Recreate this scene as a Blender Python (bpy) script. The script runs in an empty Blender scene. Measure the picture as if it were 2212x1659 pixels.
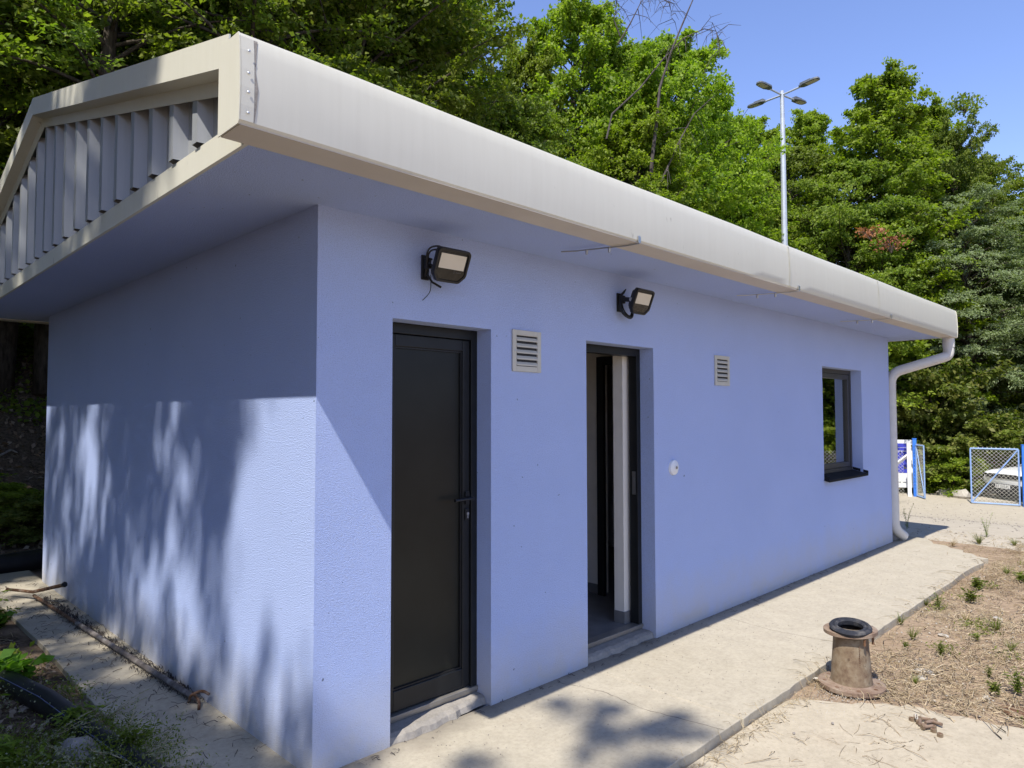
import bpy, bmesh, math, random
import numpy as np
from mathutils import Vector, Matrix
R = math.radians
scene = bpy.context.scene
COL = scene.collection

# ------------------------------------------------------------------ camera
CAMP = Vector((-1.62085, -2.88623, 1.62973))
YAW, PIT, ROL = R(44.9686), R(2.4466), R(-0.068)
F = Vector((math.cos(YAW)*math.cos(PIT), math.sin(YAW)*math.cos(PIT), math.sin(PIT)))
RT = Vector((math.sin(YAW), -math.cos(YAW), 0)); UP = RT.cross(F)
r2 = RT*math.cos(ROL)+UP*math.sin(ROL); u2 = UP*math.cos(ROL)-RT*math.sin(ROL)
cd = bpy.data.cameras.new("camera"); cam = bpy.data.objects.new("camera", cd); COL.objects.link(cam)
cd.lens = 36*1504.46/2212; cd.sensor_width = 36; cd.clip_start = .02; cd.clip_end = 2000
cam.matrix_world = Matrix(((r2.x, u2.x, -F.x, CAMP.x), (r2.y, u2.y, -F.y, CAMP.y), (r2.z, u2.z, -F.z, CAMP.z), (0, 0, 0, 1)))
scene.camera = cam

# ------------------------------------------------------------------ light
SUN = Vector((-.632, -.203, 1.0)).normalized()          # towards the sun
ELEV = math.asin(SUN.z)
w = bpy.data.worlds.new("World"); scene.world = w; w.use_nodes = True
nt = w.node_tree; bg = nt.nodes["Background"]
sky = nt.nodes.new("ShaderNodeTexSky"); sky.sky_type = 'NISHITA'; sky.sun_disc = False
sky.sun_elevation = ELEV; sky.sun_rotation = math.atan2(SUN.x, SUN.y)
sky.air_density = 1.0; sky.dust_density = .15; sky.ozone_density = 5.5; sky.altitude = 200
tint = nt.nodes.new("ShaderNodeMix"); tint.data_type = 'RGBA'; tint.blend_type = 'MULTIPLY'; tint.inputs[0].default_value = 1; tint.inputs[7].default_value = (1.0, .86, .945, 1)
nt.links.new(sky.outputs[0], tint.inputs[6]); nt.links.new(tint.outputs[2], bg.inputs[0]); bg.inputs[1].default_value = .14
sl = bpy.data.lights.new("sun", 'SUN'); sl.energy = 3.35; sl.angle = R(.53); sl.color = (1, .955, .88)
so = bpy.data.objects.new("sun", sl); COL.objects.link(so)
so.rotation_euler = SUN.to_track_quat('Z', 'Y').to_euler(); so.location = (-20, -6, 30)
vs = scene.view_settings; vs.view_transform = 'Standard'; vs.look = 'None'; vs.gamma = 1; vs.exposure = 1.0
scene.cycles.max_bounces = 8; scene.cycles.transparent_max_bounces = 8
scene.cycles.use_adaptive_sampling = True

# ------------------------------------------------------------------ helpers
def tag(o, label=None, cat=None, group=None, kind=None):
    if label: o['label'] = label
    if cat: o['category'] = cat
    if group: o['group'] = group
    if kind: o['kind'] = kind
    return o
def empty(name, loc=(0, 0, 0), rz=0):
    o = bpy.data.objects.new(name, None); COL.objects.link(o)
    o.location = loc; o.rotation_euler = (0, 0, rz); o.empty_display_size = .1
    return o
class MB:
    def __init__(s): s.v = []; s.f = []
    def add(s, V, Fc):
        n = len(s.v); s.v += [tuple(map(float, p)) for p in V]; s.f += [tuple(i+n for i in f) for f in Fc]; return s
    def box(s, x0, y0, z0, x1, y1, z1):
        if x0 > x1: x0, x1 = x1, x0
        if y0 > y1: y0, y1 = y1, y0
        if z0 > z1: z0, z1 = z1, z0
        return s.add([(x0, y0, z0), (x1, y0, z0), (x1, y1, z0), (x0, y1, z0), (x0, y0, z1), (x1, y0, z1), (x1, y1, z1), (x0, y1, z1)],
              [(0, 3, 2, 1), (4, 5, 6, 7), (0, 1, 5, 4), (1, 2, 6, 5), (2, 3, 7, 6), (3, 0, 4, 7)])
    def prism(s, poly, fn0, fn1):
        n = len(poly); V = [fn0(*p) for p in poly]+[fn1(*p) for p in poly]
        return s.add(V, [tuple(range(n))[::-1], tuple(range(n, 2*n))]+[(i, (i+1) % n, n+(i+1) % n, n+i) for i in range(n)])
    def tube(s, pts, r, seg=10, cap=True, flat=1.0):
        pts = [Vector(p) for p in pts]; n = len(pts); rs = r if hasattr(r, '__len__') else [r]*n
        t0 = (pts[1]-pts[0]).normalized(); a = t0.cross(Vector((0, 0, 1)))
        if a.length < 1e-3: a = Vector((1, 0, 0))
        a.normalize(); V = []
        for i, p in enumerate(pts):
            t = (pts[min(i+1, n-1)]-pts[max(i-1, 0)]).normalized()
            a = (a-t*a.dot(t)).normalized(); b = t.cross(a)
            for k in range(seg):
                q = 2*math.pi*k/seg; V.append(p+(a*math.cos(q)+b*math.sin(q)*flat)*rs[i])
        Fc = [(i*seg+k, i*seg+(k+1) % seg, (i+1)*seg+(k+1) % seg, (i+1)*seg+k) for i in range(n-1) for k in range(seg)]
        if cap: Fc += [tuple(range(seg))[::-1], tuple(range((n-1)*seg, n*seg))]
        return s.add(V, Fc)
    def lathe(s, prof, seg=40, M=Matrix()):
        n = len(prof); V = []
        for (r, z) in prof:
            for k in range(seg):
                q = 2*math.pi*k/seg; V.append(M @ Vector((r*math.cos(q), r*math.sin(q), z)))
        Fc = [(i*seg+k, i*seg+(k+1) % seg, (i+1)*seg+(k+1) % seg, (i+1)*seg+k) for i in range(n-1) for k in range(seg)]
        return s.add(V, Fc)
    def xf(s, M): s.v = [tuple(M @ Vector(p)) for p in s.v]; return s
    def build(s, name, mat, parent=None, smooth=False, bevel=0, auto=True):
        me = bpy.data.meshes.new(name); me.from_pydata(s.v, [], s.f)
        bm = bmesh.new(); bm.from_mesh(me); bmesh.ops.recalc_face_normals(bm, faces=bm.faces); bm.to_mesh(me); bm.free()
        o = bpy.data.objects.new(name, me); COL.objects.link(o); me.materials.append(mat)
        if parent: o.parent = parent
        if smooth:
            for p in me.polygons: p.use_smooth = True
            if auto:
                me.set_sharp_from_angle(angle=R(35))
        if bevel:
            m = o.modifiers.new("bevel", 'BEVEL'); m.width = bevel; m.segments = 2; m.limit_method = 'ANGLE'; m.angle_limit = R(40)
        return o
def np_mesh(name, V, Q, mat, parent=None):
    me = bpy.data.meshes.new(name); V = np.asarray(V, np.float32); Q = np.asarray(Q, np.int32)
    me.vertices.add(len(V)); me.vertices.foreach_set("co", V.ravel())
    k = Q.shape[1]; me.loops.add(Q.size); me.loops.foreach_set("vertex_index", Q.ravel())
    me.polygons.add(len(Q)); me.polygons.foreach_set("loop_start", np.arange(0, Q.size, k, dtype=np.int32))
    me.polygons.foreach_set("loop_total", np.full(len(Q), k, np.int32))
    me.update(calc_edges=True); me.materials.append(mat)
    o = bpy.data.objects.new(name, me); COL.objects.link(o)
    if parent: o.parent = parent
    return o

# ------------------------------------------------------------------ materials
class NG:
    def __init__(s, name):
        s.m = bpy.data.materials.new(name); s.m.use_nodes = True; s.t = s.m.node_tree; s.n = s.t.nodes; s.l = s.t.links
        s.b = s.n["Principled BSDF"]; s.out = s.n["Material Output"]; s.tc = s.n.new("ShaderNodeTexCoord")
    def node(s, t, **k):
        n = s.n.new(t)
        for a, b in k.items():
            if a in n.inputs.keys(): n.inputs[a].default_value = b
            else: setattr(n, a, b)
        return n
    def mapping(s, scale=(1, 1, 1), rot=(0, 0, 0), co='Object'):
        m = s.n.new("ShaderNodeMapping"); m.inputs['Scale'].default_value = scale; m.inputs['Rotation'].default_value = rot
        s.l.new(s.tc.outputs[co], m.inputs[0]); return m.outputs[0]
    def noise(s, scale, detail=4, rough=.55, vec=None, dist=0):
        n = s.n.new("ShaderNodeTexNoise"); n.inputs['Scale'].default_value = scale; n.inputs['Detail'].default_value = detail
        n.inputs['Roughness'].default_value = rough; n.inputs['Distortion'].default_value = dist
        s.l.new(vec or s.tc.outputs['Object'], n.inputs['Vector']); return n.outputs['Fac']
    def ramp(s, fac, stops):
        r = s.n.new("ShaderNodeValToRGB"); e = r.color_ramp.elements
        while len(e) < len(stops): e.new(.5)
        for el, (p, c) in zip(e, stops):
            el.position = p; el.color = (*(c if hasattr(c, '__len__') else (c, c, c)), 1)
        s.l.new(fac, r.inputs[0]); return r.outputs[0]
    def mix(s, fac, a, b, mode='MIX'):
        m = s.n.new("ShaderNodeMix"); m.data_type = 'RGBA'; m.blend_type = mode
        for sock, v in ((m.inputs[0], fac), (m.inputs[6], a), (m.inputs[7], b)):
            if isinstance(v, bpy.types.NodeSocket): s.l.new(v, sock)
            elif hasattr(v, '__len__'): sock.default_value = (*v, 1)
            else: sock.default_value = v
        return m.outputs[2]
    def math(s, op, a, b=0, c=None):
        m = s.n.new("ShaderNodeMath"); m.operation = op
        for i, v in enumerate((a, b) if c is None else (a, b, c)):
            if isinstance(v, bpy.types.NodeSocket): s.l.new(v, m.inputs[i])
            else: m.inputs[i].default_value = v
        return m.outputs[0]
    def set(s, col=None, rough=.6, metal=0, spec=.4, bump=None, dist=.01, strength=.5):
        for k, v in (('Base Color', col), ('Roughness', rough), ('Metallic', metal), ('Specular IOR Level', spec)):
            if v is None: continue
            if isinstance(v, bpy.types.NodeSocket): s.l.new(v, s.b.inputs[k])
            else: s.b.inputs[k].default_value = (*v, 1) if hasattr(v, '__len__') else v
        if bump is not None:
            bp = s.n.new("ShaderNodeBump"); bp.inputs['Distance'].default_value = dist; bp.inputs['Strength'].default_value = strength
            s.l.new(bump, bp.inputs['Height']); s.l.new(bp.outputs[0], s.b.inputs['Normal'])
        return s.m
    def xyz(s, i):
        n = s.n.new("ShaderNodeSeparateXYZ"); s.l.new(s.tc.outputs['Object'], n.inputs[0]); return n.outputs[i]

def m_plain(name, col, rough=.5, metal=0, var=.12, spec=.4, sc=9):
    g = NG(name); n = g.noise(sc, 5)
    c = g.ramp(n, [(.3, tuple(x*(1-var) for x in col)), (.7, tuple(min(1, x*(1+var)) for x in col))])
    return g.set(c, rough, metal, spec, g.noise(sc*12, 3), .002, .15)
def m_stucco():
    g = NG("stucco_blue")
    big = g.noise(1.3, 4); fine = g.noise(190, 3, .6); vo = g.node("ShaderNodeTexVoronoi", feature='F1'); vo.inputs['Scale'].default_value = 260
    g.l.new(g.tc.outputs['Object'], vo.inputs['Vector'])
    c = g.ramp(big, [(.3, (.42, .515, .80)), (.7, (.45, .545, .835))])
    c = g.mix(g.ramp(fine, [(.36, .5), (.52, 0.)]), c, (.30, .35, .56))
    # splash dirt near the ground, uneven top edge
    z = g.xyz(2); e = g.math('ADD', z, g.math('MULTIPLY', g.math('SUBTRACT', g.noise(3.2, 7, .7), .5), .5))
    d = g.ramp(e, [(.0, 1.), (.12, .55), (.45, 0.)])
    c = g.mix(g.math('MULTIPLY', d, .8), c, (.52, .50, .47))
    sp = g.ramp(g.noise(30, 2, .4), [(.765, 0.), (.78, 1.)])
    c = g.mix(g.math('MULTIPLY', sp, .75), c, (.05, .06, .09))
    h = g.math('ADD', g.math('MULTIPLY', fine, .7), g.math('MULTIPLY', vo.outputs['Distance'], .8))
    return g.set(c, .88, 0, .25, h, .0045, .9)
def m_metal():
    g = NG("coated_sheet"); st = g.noise(2.2, 5, .6, g.mapping((14, 14, .9)))
    c = g.ramp(st, [(.25, (.61, .585, .48)), (.8, (.645, .622, .515))])
    sp = g.ramp(g.noise(17, 3, .5, g.mapping((1, 1, .35))), [(.70, 0.), (.74, 1.)])
    c = g.mix(g.math('MULTIPLY', sp, .45), c, (.25, .22, .16))
    return g.set(c, .42, 0, .45, g.noise(3.5, 2), .004, .25)
def m_sheet_under():
    g = NG("sheet_underside"); st = g.noise(3, 5, .6)
    c = g.ramp(st, [(.3, (.55, .49, .40)), (.7, (.62, .56, .46))]); return g.set(c, .6, 0, .3)
def m_corr():
    g = NG("corrugated_sheet"); st = g.noise(2.0, 5, .6, g.mapping((14, 14, .7)))
    c = g.ramp(st, [(.3, (.27, .28, .285)), (.7, (.31, .32, .325))]); return g.set(c, .4, 0, .45)
def m_concrete(name, a, b, dirt=(.30, .25, .19), bump=.004, dirt_amt=.6):
    g = NG(name); n1 = g.noise(.9, 7, .62); n2 = g.noise(6, 8, .7); n3 = g.noise(60, 5, .6)
    c = g.ramp(n1, [(.32, a), (.68, b)])
    c = g.mix(.55, c, g.ramp(n2, [(.3, tuple(x*.72 for x in a)), (.72, tuple(min(1, x*1.16) for x in b))]))
    d = g.ramp(g.noise(2.6, 9, .72), [(.56, 0.), (.70, 1.)])
    c = g.mix(g.math('MULTIPLY', d, dirt_amt), c, dirt)
    c = g.mix(.35, c, g.ramp(g.noise(34, 6, .75), [(.3, tuple(x*.62 for x in a)), (.55, b), (.75, tuple(min(1, x*1.2) for x in b))]))
    s = g.ramp(n3, [(.62, 0.), (.70, 1.)])
    c = g.mix(g.math('MULTIPLY', s, .6), c, tuple(x*.55 for x in dirt))
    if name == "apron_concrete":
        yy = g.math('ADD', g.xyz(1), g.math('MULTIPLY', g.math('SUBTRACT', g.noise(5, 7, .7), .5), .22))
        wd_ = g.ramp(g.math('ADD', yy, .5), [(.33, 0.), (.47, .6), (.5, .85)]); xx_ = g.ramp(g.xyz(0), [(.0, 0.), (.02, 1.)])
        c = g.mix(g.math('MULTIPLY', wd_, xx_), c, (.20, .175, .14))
    h = g.math('ADD', g.math('MULTIPLY', g.noise(28, 6, .7), .5), g.math('MULTIPLY', g.noise(140, 4), .5))
    return g.set(c, .92, 0, .15, h, bump, .35)
def m_ground():
    g = NG("dirt_ground"); n1 = g.noise(.55, 8, .65); n2 = g.noise(5, 9, .72)
    c = g.ramp(n1, [(.3, (.26, .185, .12)), (.55, (.35, .255, .17)), (.75, (.31, .25, .185))])
    c = g.mix(.5, c, g.ramp(n2, [(.3, (.15, .11, .075)), (.6, (.35, .265, .185)), (.78, (.46, .39, .30))]))
    # woodland floor: brown leaf litter behind and left of the building
    y = g.xyz(1); x = g.xyz(0)
    m = g.math('ADD', g.math('MULTIPLY', x, -.55), g.math('MULTIPLY', g.noise(1.2, 4), 1.2))
    wood = g.math('MAXIMUM', g.math('MULTIPLY', g.ramp(m, [(.62, 0.), (.95, 1.)]), g.ramp(g.math('MULTIPLY_ADD', y, .25, .75), [(.3, 0.), (.7, 1.)])), g.ramp(g.math('MULTIPLY', g.math('SUBTRACT', y, 5.6), .4), [(.1, 0.), (.9, 1.)]))
    wood = g.math('MAXIMUM', wood, g.ramp(g.math('MULTIPLY', g.xyz(2), .5), [(.05, 0.), (.5, 1.)]))
    lit = g.ramp(g.noise(22, 6, .7), [(.35, (.035, .025, .016)), (.55, (.12, .085, .055)), (.72, (.22, .17, .12))])
    c = g.mix(wood, c, lit)
    h = g.math('ADD', g.math('MULTIPLY', n2, .5), g.math('MULTIPLY', g.noise(45, 6, .7), .5))
    return g.set(c, .95, 0, .1, h, .02, .8)
def m_leaf(name, c0, c1, c2, trans=.38, tcol=None):
    g = NG(name); geo = g.n.new("ShaderNodeNewGeometry"); oi = g.n.new("ShaderNodeObjectInfo")
    r = g.ramp(geo.outputs['Random Per Island'], [(.0, c0), (.55, c1), (1., c2)])
    r = g.mix(g.ramp(g.noise(.55, 3), [(.35, 0.), (.65, .55)]), r, c2)
    hs = g.n.new("ShaderNodeHueSaturation"); g.l.new(r, hs.inputs['Color'])
    g.l.new(g.math('MULTIPLY_ADD', oi.outputs['Random'], .38, .80), hs.inputs['Value'])
    g.l.new(g.math('MULTIPLY_ADD', oi.outputs['Random'], .016, .487), hs.inputs['Hue'])
    col = hs.outputs[0]; g.set(col, .55, 0, .3)
    tr = g.n.new("ShaderNodeBsdfTranslucent"); tc = g.mix(1., col, (1.5, 1.7, .55), 'MULTIPLY'); g.l.new(tc, tr.inputs[0])
    mx = g.n.new("ShaderNodeMixShader"); mx.inputs[0].default_value = trans
    g.l.new(g.b.outputs[0], mx.inputs[1]); g.l.new(tr.outputs[0], mx.inputs[2]); g.l.new(mx.outputs[0], g.out.inputs[0])
    return g.m
def m_bark(name, a, b):
    g = NG(name); n = g.noise(7, 7, .7, g.mapping((2.2, 2.2, .5)))
    return g.set(g.ramp(n, [(.35, a), (.68, b)]), .9, 0, .1, n, .02, .8)
def m_rust(name, a, b, c3, sc=11):
    g = NG(name); n = g.noise(sc, 8, .68); n2 = g.noise(sc*3, 6)
    c = g.ramp(n, [(.3, a), (.5, b), (.68, c3)])
    c = g.mix(g.ramp(n2, [(.60, 0.), (.72, .7)]), c, tuple(x*.45 for x in a))
    return g.set(c, .85, 0, .2, n2, .003, .6)
def m_glass():
    g = NG("window_glass"); g.set((.9, .95, .95), .02, 0, .5)
    gl = g.n.new("ShaderNodeBsdfGlossy"); gl.inputs['Roughness'].default_value = .01; gl.inputs[0].default_value = (.9, .93, .92, 1)
    tr = g.n.new("ShaderNodeBsdfTransparent"); tr.inputs[0].default_value = (.55, .6, .58, 1)
    fr = g.n.new("ShaderNodeFresnel"); fr.inputs[0].default_value = 1.7
    k = g.math('MULTIPLY_ADD', fr.outputs[0], 1.2, .36); mx = g.n.new("ShaderNodeMixShader")
    g.l.new(k, mx.inputs[0]); g.l.new(tr.outputs[0], mx.inputs[1]); g.l.new(gl.outputs[0], mx.inputs[2]); g.l.new(mx.outputs[0], g.out.inputs[0])
    return g.m
M = {}
M['stucco'] = m_stucco(); M['metal'] = m_metal(); M['under'] = m_sheet_under(); M['corr'] = m_corr()
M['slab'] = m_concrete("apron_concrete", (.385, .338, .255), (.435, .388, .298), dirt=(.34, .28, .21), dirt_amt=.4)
M['pad'] = m_concrete("yard_concrete", (.395, .338, .248), (.445, .388, .29), dirt=(.36, .29, .21), dirt_amt=.5, bump=.006)
M['drive'] = m_concrete("gravel_drive", (.395, .345, .265), (.445, .395, .315), dirt=(.42, .37, .30), bump=.012, dirt_amt=.4)
M['ground'] = m_ground()
M['edgeconc'] = m_concrete("raw_concrete", (.24, .22, .19), (.34, .31, .27), bump=.01)
M['plaster'] = m_plain("white_plaster", (.74, .69, .61), .9, var=.05)
M['tile'] = m_plain("grey_tile", (.16, .155, .15), .35, var=.2)
M['skirt'] = m_plain("skirting_tile", (.17, .165, .16), .4)
M['dark'] = m_plain("anthracite_aluminium", (.010, .011, .012), .42, var=.2, spec=.35)
M['darkpanel'] = m_plain("anthracite_panel", (.009, .010, .008), .33, var=.3, spec=.3, sc=3)
M['sill'] = m_plain('sill_powder_coat', (.012, .013, .016), .75, var=.2, spec=.12)
M['winframe'] = m_plain("brown_grey_aluminium", (.045, .043, .042), .4, var=.12)
M['thresh'] = m_plain("aluminium_threshold", (.28, .26, .23), .4, .5)
M['alu'] = m_plain("painted_grille", (.52, .50, .43), .4, 0, var=.06)
M['black'] = m_plain("black_plastic", (.012, .012, .013), .4)
M['blackrub'] = m_rust("dusty_black_rubber", (.018, .02, .026), (.028, .03, .038), (.10, .095, .09), 14)
M['steel'] = m_plain("bright_steel", (.5, .5, .5), .3, .9)
M['lens'] = m_plain("lamp_lens", (.66, .60, .49), .3, var=.04)
M['gloss'] = m_plain("lamp_dark_glass", (.03, .026, .02), .12, var=.4, sc=30)
M['whitepl'] = m_plain("white_plastic", (.75, .75, .74), .4, var=.03)
M['pvc'] = m_plain("coated_downpipe", (.60, .575, .52), .4, var=.06)
M['glass'] = m_glass()
M['galv'] = m_plain("galvanised_steel", (.50, .53, .56), .42, .35, var=.1)
M['lampgrey'] = m_plain("lamp_housing", (.10, .11, .12), .5)
M['led'] = m_plain("led_cover", (.45, .42, .36), .35)
M['blue'] = m_plain("blue_paint", (.035, .17, .62), .45, var=.12)
M['palepaint'] = m_plain("weathered_blue_paint", (.24, .36, .60), .5, var=.15)
M['mesh'] = m_plain("zinc_wire", (.62, .60, .52), .5, 0)
M['signblue'] = m_plain("sign_blue", (.05, .06, .42), .4)
M['signwhite'] = m_plain("sign_white", (.70, .70, .70), .5, var=.04)
M['carpaint'] = m_plain("car_white_paint", (.72, .73, .74), .18, var=.02, spec=.6)
M['carblack'] = m_plain("car_black_trim", (.018, .018, .02), .5)
M['carglass'] = m_plain("car_glass", (.02, .025, .03), .08, spec=.7)
M['rust'] = m_rust("rusty_cast_iron", (.10, .06, .04), (.195, .145, .095), (.275, .23, .165))
M['rustflange'] = m_rust("rusty_flange", (.13, .08, .055), (.23, .165, .12), (.31, .25, .19), 8)
M['rustdark'] = m_rust("dark_rust", (.07, .035, .02), (.15, .08, .045), (.26, .2, .15), 20)
M['pipeblack'] = m_plain("black_polyethylene", (.012, .012, .014), .45, var=.3)
M['stripe'] = m_plain("blue_stripe", (.10, .12, .24), .5)
M['greyrod'] = m_rust("weathered_pipe", (.07, .06, .055), (.15, .13, .12), (.30, .28, .26), 14)
M['bark'] = m_bark("bark", (.035, .028, .02), (.12, .10, .08))
M['barkpale'] = m_bark("pale_bark", (.12, .10, .08), (.32, .29, .25))
M['deadwood'] = m_bark("dead_wood", (.05, .04, .035), (.15, .13, .12))
M['leafA'] = m_leaf("leaf_bright", (.08, .145, .011), (.155, .235, .016), (.26, .33, .032), .48)
M['leafB'] = m_leaf("leaf_mid", (.065, .112, .013), (.12, .185, .020), (.225, .275, .04), .44)
M['leafC'] = m_leaf("leaf_greygreen", (.10, .145, .06), (.17, .22, .095), (.25, .30, .16), .34)
M['leafD'] = m_leaf("leaf_undergrowth", (.06, .10, .014), (.12, .17, .022), (.22, .23, .06), .38)
M['leafbrown'] = m_leaf("leaf_withered", (.20, .07, .03), (.30, .11, .05), (.36, .18, .09), .3)
M['leafvine'] = m_leaf("leaf_vine", (.06, .15, .01), (.10, .22, .015), (.16, .28, .03), .4)
M['dryweed'] = m_leaf("dry_seed_heads", (.13, .15, .08), (.22, .24, .13), (.34, .34, .22), .3)
M['straw'] = m_leaf("dry_straw", (.28, .20, .11), (.46, .36, .21), (.60, .50, .33), .15)
M['litter'] = m_leaf("dead_leaves", (.10, .065, .04), (.20, .14, .09), (.34, .27, .20), .15)
M['stone'] = m_plain("limestone", (.40, .365, .31), .9, var=.2, sc=20)
M['darkstone'] = m_plain("grey_stone", (.26, .23, .20), .9, var=.3, sc=14)
M['brick'] = m_plain("inner_wall_dark", (.10, .085, .07), .9)

# ------------------------------------------------------------------ terrain
HP = np.array([(-60, 9.), (-12, 7.6), (4, 8.2), (13, 10.5), (21, 8.5), (25.5, 3.5), (30, -4), (34, -30)], float)
def hdist(x, y):
    x = np.asarray(x, float); y = np.asarray(y, float); best = np.full(x.shape, 1e9); sg = np.ones(x.shape)
    for a, b in zip(HP[:-1], HP[1:]):
        d = b-a; t = np.clip(((x-a[0])*d[0]+(y-a[1])*d[1])/(d@d), 0, 1)
        ex = x-a[0]-t*d[0]; ey = y-a[1]-t*d[1]; r = np.hypot(ex, ey); cr = d[0]*ey-d[1]*ex
        m = r < best-1e-9; best = np.where(m, r, best); sg = np.where(m, np.sign(cr), sg)
    return best*sg
def gz(x, y):
    x = np.asarray(x, float); y = np.asarray(y, float)
    t = np.clip((x-9.3)/10.7, 0, 1); t = t*t*(3-2*t); z = -.05-.95*t
    h = np.maximum(hdist(x, y), 0)
    z = z+8.*(1-np.exp(-(.85*h-.85*1.2*(1-np.exp(-h/1.2)))/8.))+.25*(np.sin(x*.9+y*.3)*np.sin(y*.7)+.5*np.sin(x*2.1)*np.cos(y*1.7))*np.clip(h/2, 0, 1)
    return np.minimum(z, 26+0*z)
def pxray(px, py):
    d = F+r2*((px-1106)/1504.46)-u2*((py-829.5)/1504.46); return d
def at_depth(px, py, dep): return CAMP+pxray(px, py)*dep
def axis(a, b, n0, dense):
    s = set(np.linspace(a, b, n0).round(2)); s |= set(np.arange(dense[0], dense[1], dense[2]).round(2)); return np.array(sorted(s))
gx = axis(-150, 170, 60, (-16, 44, .5)); gy = axis(-150, 150, 60, (-12, 34, .5))
# finer under the yard
X, Y = np.meshgrid(gx, gy); Z = gz(X, Y)
wob = .004*np.sin(X*3.1+Y*1.7)*np.sin(Y*2.3-X)
Z = Z-.004+np.where((X > -.2) & (X < 8) & (Y > -.7) & (Y < 5.4), -.06, wob-.006)
Z = Z+np.where((X < -.45) & (X > -6), .035, 0)
V = np.stack([X, Y, Z], -1).reshape(-1, 3); nx, ny = len(gx), len(gy)
I = np.arange(nx*ny).reshape(ny, nx)
Q = np.stack([I[:-1, :-1], I[:-1, 1:], I[1:, 1:], I[1:, :-1]], -1).reshape(-1, 4)
g0 = np_mesh("ground", V, Q, M['ground']); tag(g0, kind='structure')
for p in g0.data.polygons: p.use_smooth = True

rnd = random.Random(4)
def jag(pts, step=.12, amp=.02):
    out = []
    for a, b in zip(pts, pts[1:]+pts[:1]):
        a = Vector(a); b = Vector(b); n = max(1, int((b-a).length/step))
        for i in range(n):
            q = a.lerp(b, i/n)
            out.append((q.x+rnd.uniform(-amp, amp), q.y+rnd.uniform(-amp, amp)))
    return out
# concrete apron round the building, cast in bays
mb = MB()
def slab(poly, top=0.0, bot=-.3, m=mb): m.prism(poly, lambda a, b: (a, b, bot), lambda a, b: (a, b, top))
def edge(x0, x1, y, n): return [(x0+(x1-x0)*i/n, y+rnd.uniform(-.006, .006)) for i in range(n+1)]
slab([(-.44, .02)]+edge(-.44, 1.93, -1.075, 24)+[(1.93, .02)])
slab([(1.934, .02), (1.934, -1.075)]+edge(1.94, 5.2, -1.075, 34)+[(5.2, .02)])
far = jag([(5.204, -1.075), (7.15, -1.05), (7.72, -1.10), (7.95, -.82), (8.15, -.74), (8.34, -.42), (8.62, -.30), (8.8, .1)], .13, .03)
far = [p for p in far if p[0] > 5.2]
far = [p for p in far if not (p[1] > .12)]
farp = [(5.204, .02), (5.204, -1.075)]+[p for p in far if p[0] > 5.4 and (p[1] < -.9 or p[0] > 7.7) and p[1] < .05]
farp = [(5.204, .02), (5.204, -1.075), (5.7, -1.07), (6.2, -1.08), (6.7, -1.06), (7.15, -1.07), (7.45, -1.10), (7.62, -1.03), (7.74, -1.09), (7.80, -.97), (7.93, -.90), (7.95, -.80), (8.10, -.77), (8.17, -.62), (8.30, -.55), (8.33, -.40), (8.52, -.33), (8.66, -.22), (8.70, .02)]
slab(farp)
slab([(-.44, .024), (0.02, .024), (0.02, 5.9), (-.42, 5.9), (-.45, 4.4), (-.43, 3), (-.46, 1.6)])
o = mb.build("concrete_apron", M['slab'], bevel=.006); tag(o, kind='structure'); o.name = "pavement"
def crack(pts, w_=.0022):
    m = MB(); P = [Vector((*p, .0006)) for p in pts]; Q_ = []
    for a, b in zip(P, P[1:]):
        for i in range(9): Q_.append(a.lerp(b, i/9)+Vector((rnd.uniform(-.006, .006), rnd.uniform(-.006, .006), 0)))
    Q_.append(P[-1]); m.tube(Q_, [w_*rnd.uniform(.3, 1.2) for _ in Q_], 4, flat=.3); return m
ck = crack([(1.62, -.04), (1.70, -.35), (1.66, -.62), (1.74, -1.07)]); ck2 = crack([(3.6, -.03), (3.52, -.5), (3.58, -1.07)], .0015); ck.add(ck2.v, ck2.f)
M['crack'] = m_plain("crack_dark", (.10, .085, .065), .95)
tag(ck.build("pavement_cracks", M['crack']), kind='structure')
# lower concrete pad in the front right, thin skin over the soil
pz = -.046
def jagline(pts, step=.06, amp=.02):
    out = []
    for a, b in zip(pts, pts[1:]):
        a = Vector(a); b = Vector(b); n = max(1, int((b-a).length/step))
        out += [(a.lerp(b, i/n).x+rnd.uniform(-amp, amp), a.lerp(b, i/n).y+rnd.uniform(-amp, amp)) for i in range(n)]
    return out+[pts[-1]]
pad = [(-6, -9), (-1.2, -2.2), (-.6, -1.13), (.5, -1.09), (1.4, -1.085), (2.2, -1.086)]+jagline([(2.45, -1.085), (2.55, -1.2), (2.72, -1.42), (2.86, -1.62), (2.9, -1.88), (2.96, -2.15), (3.3, -2.9)])+[(3.6, -4.5), (5, -9)]
pad = [p for p in pad]
o = MB().prism(pad, lambda a, b: (a, b, -.2), lambda a, b: (a, b, pz)).build("yard_pad", M['pad']); tag(o, kind='structure'); o.name = "pavement"
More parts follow.
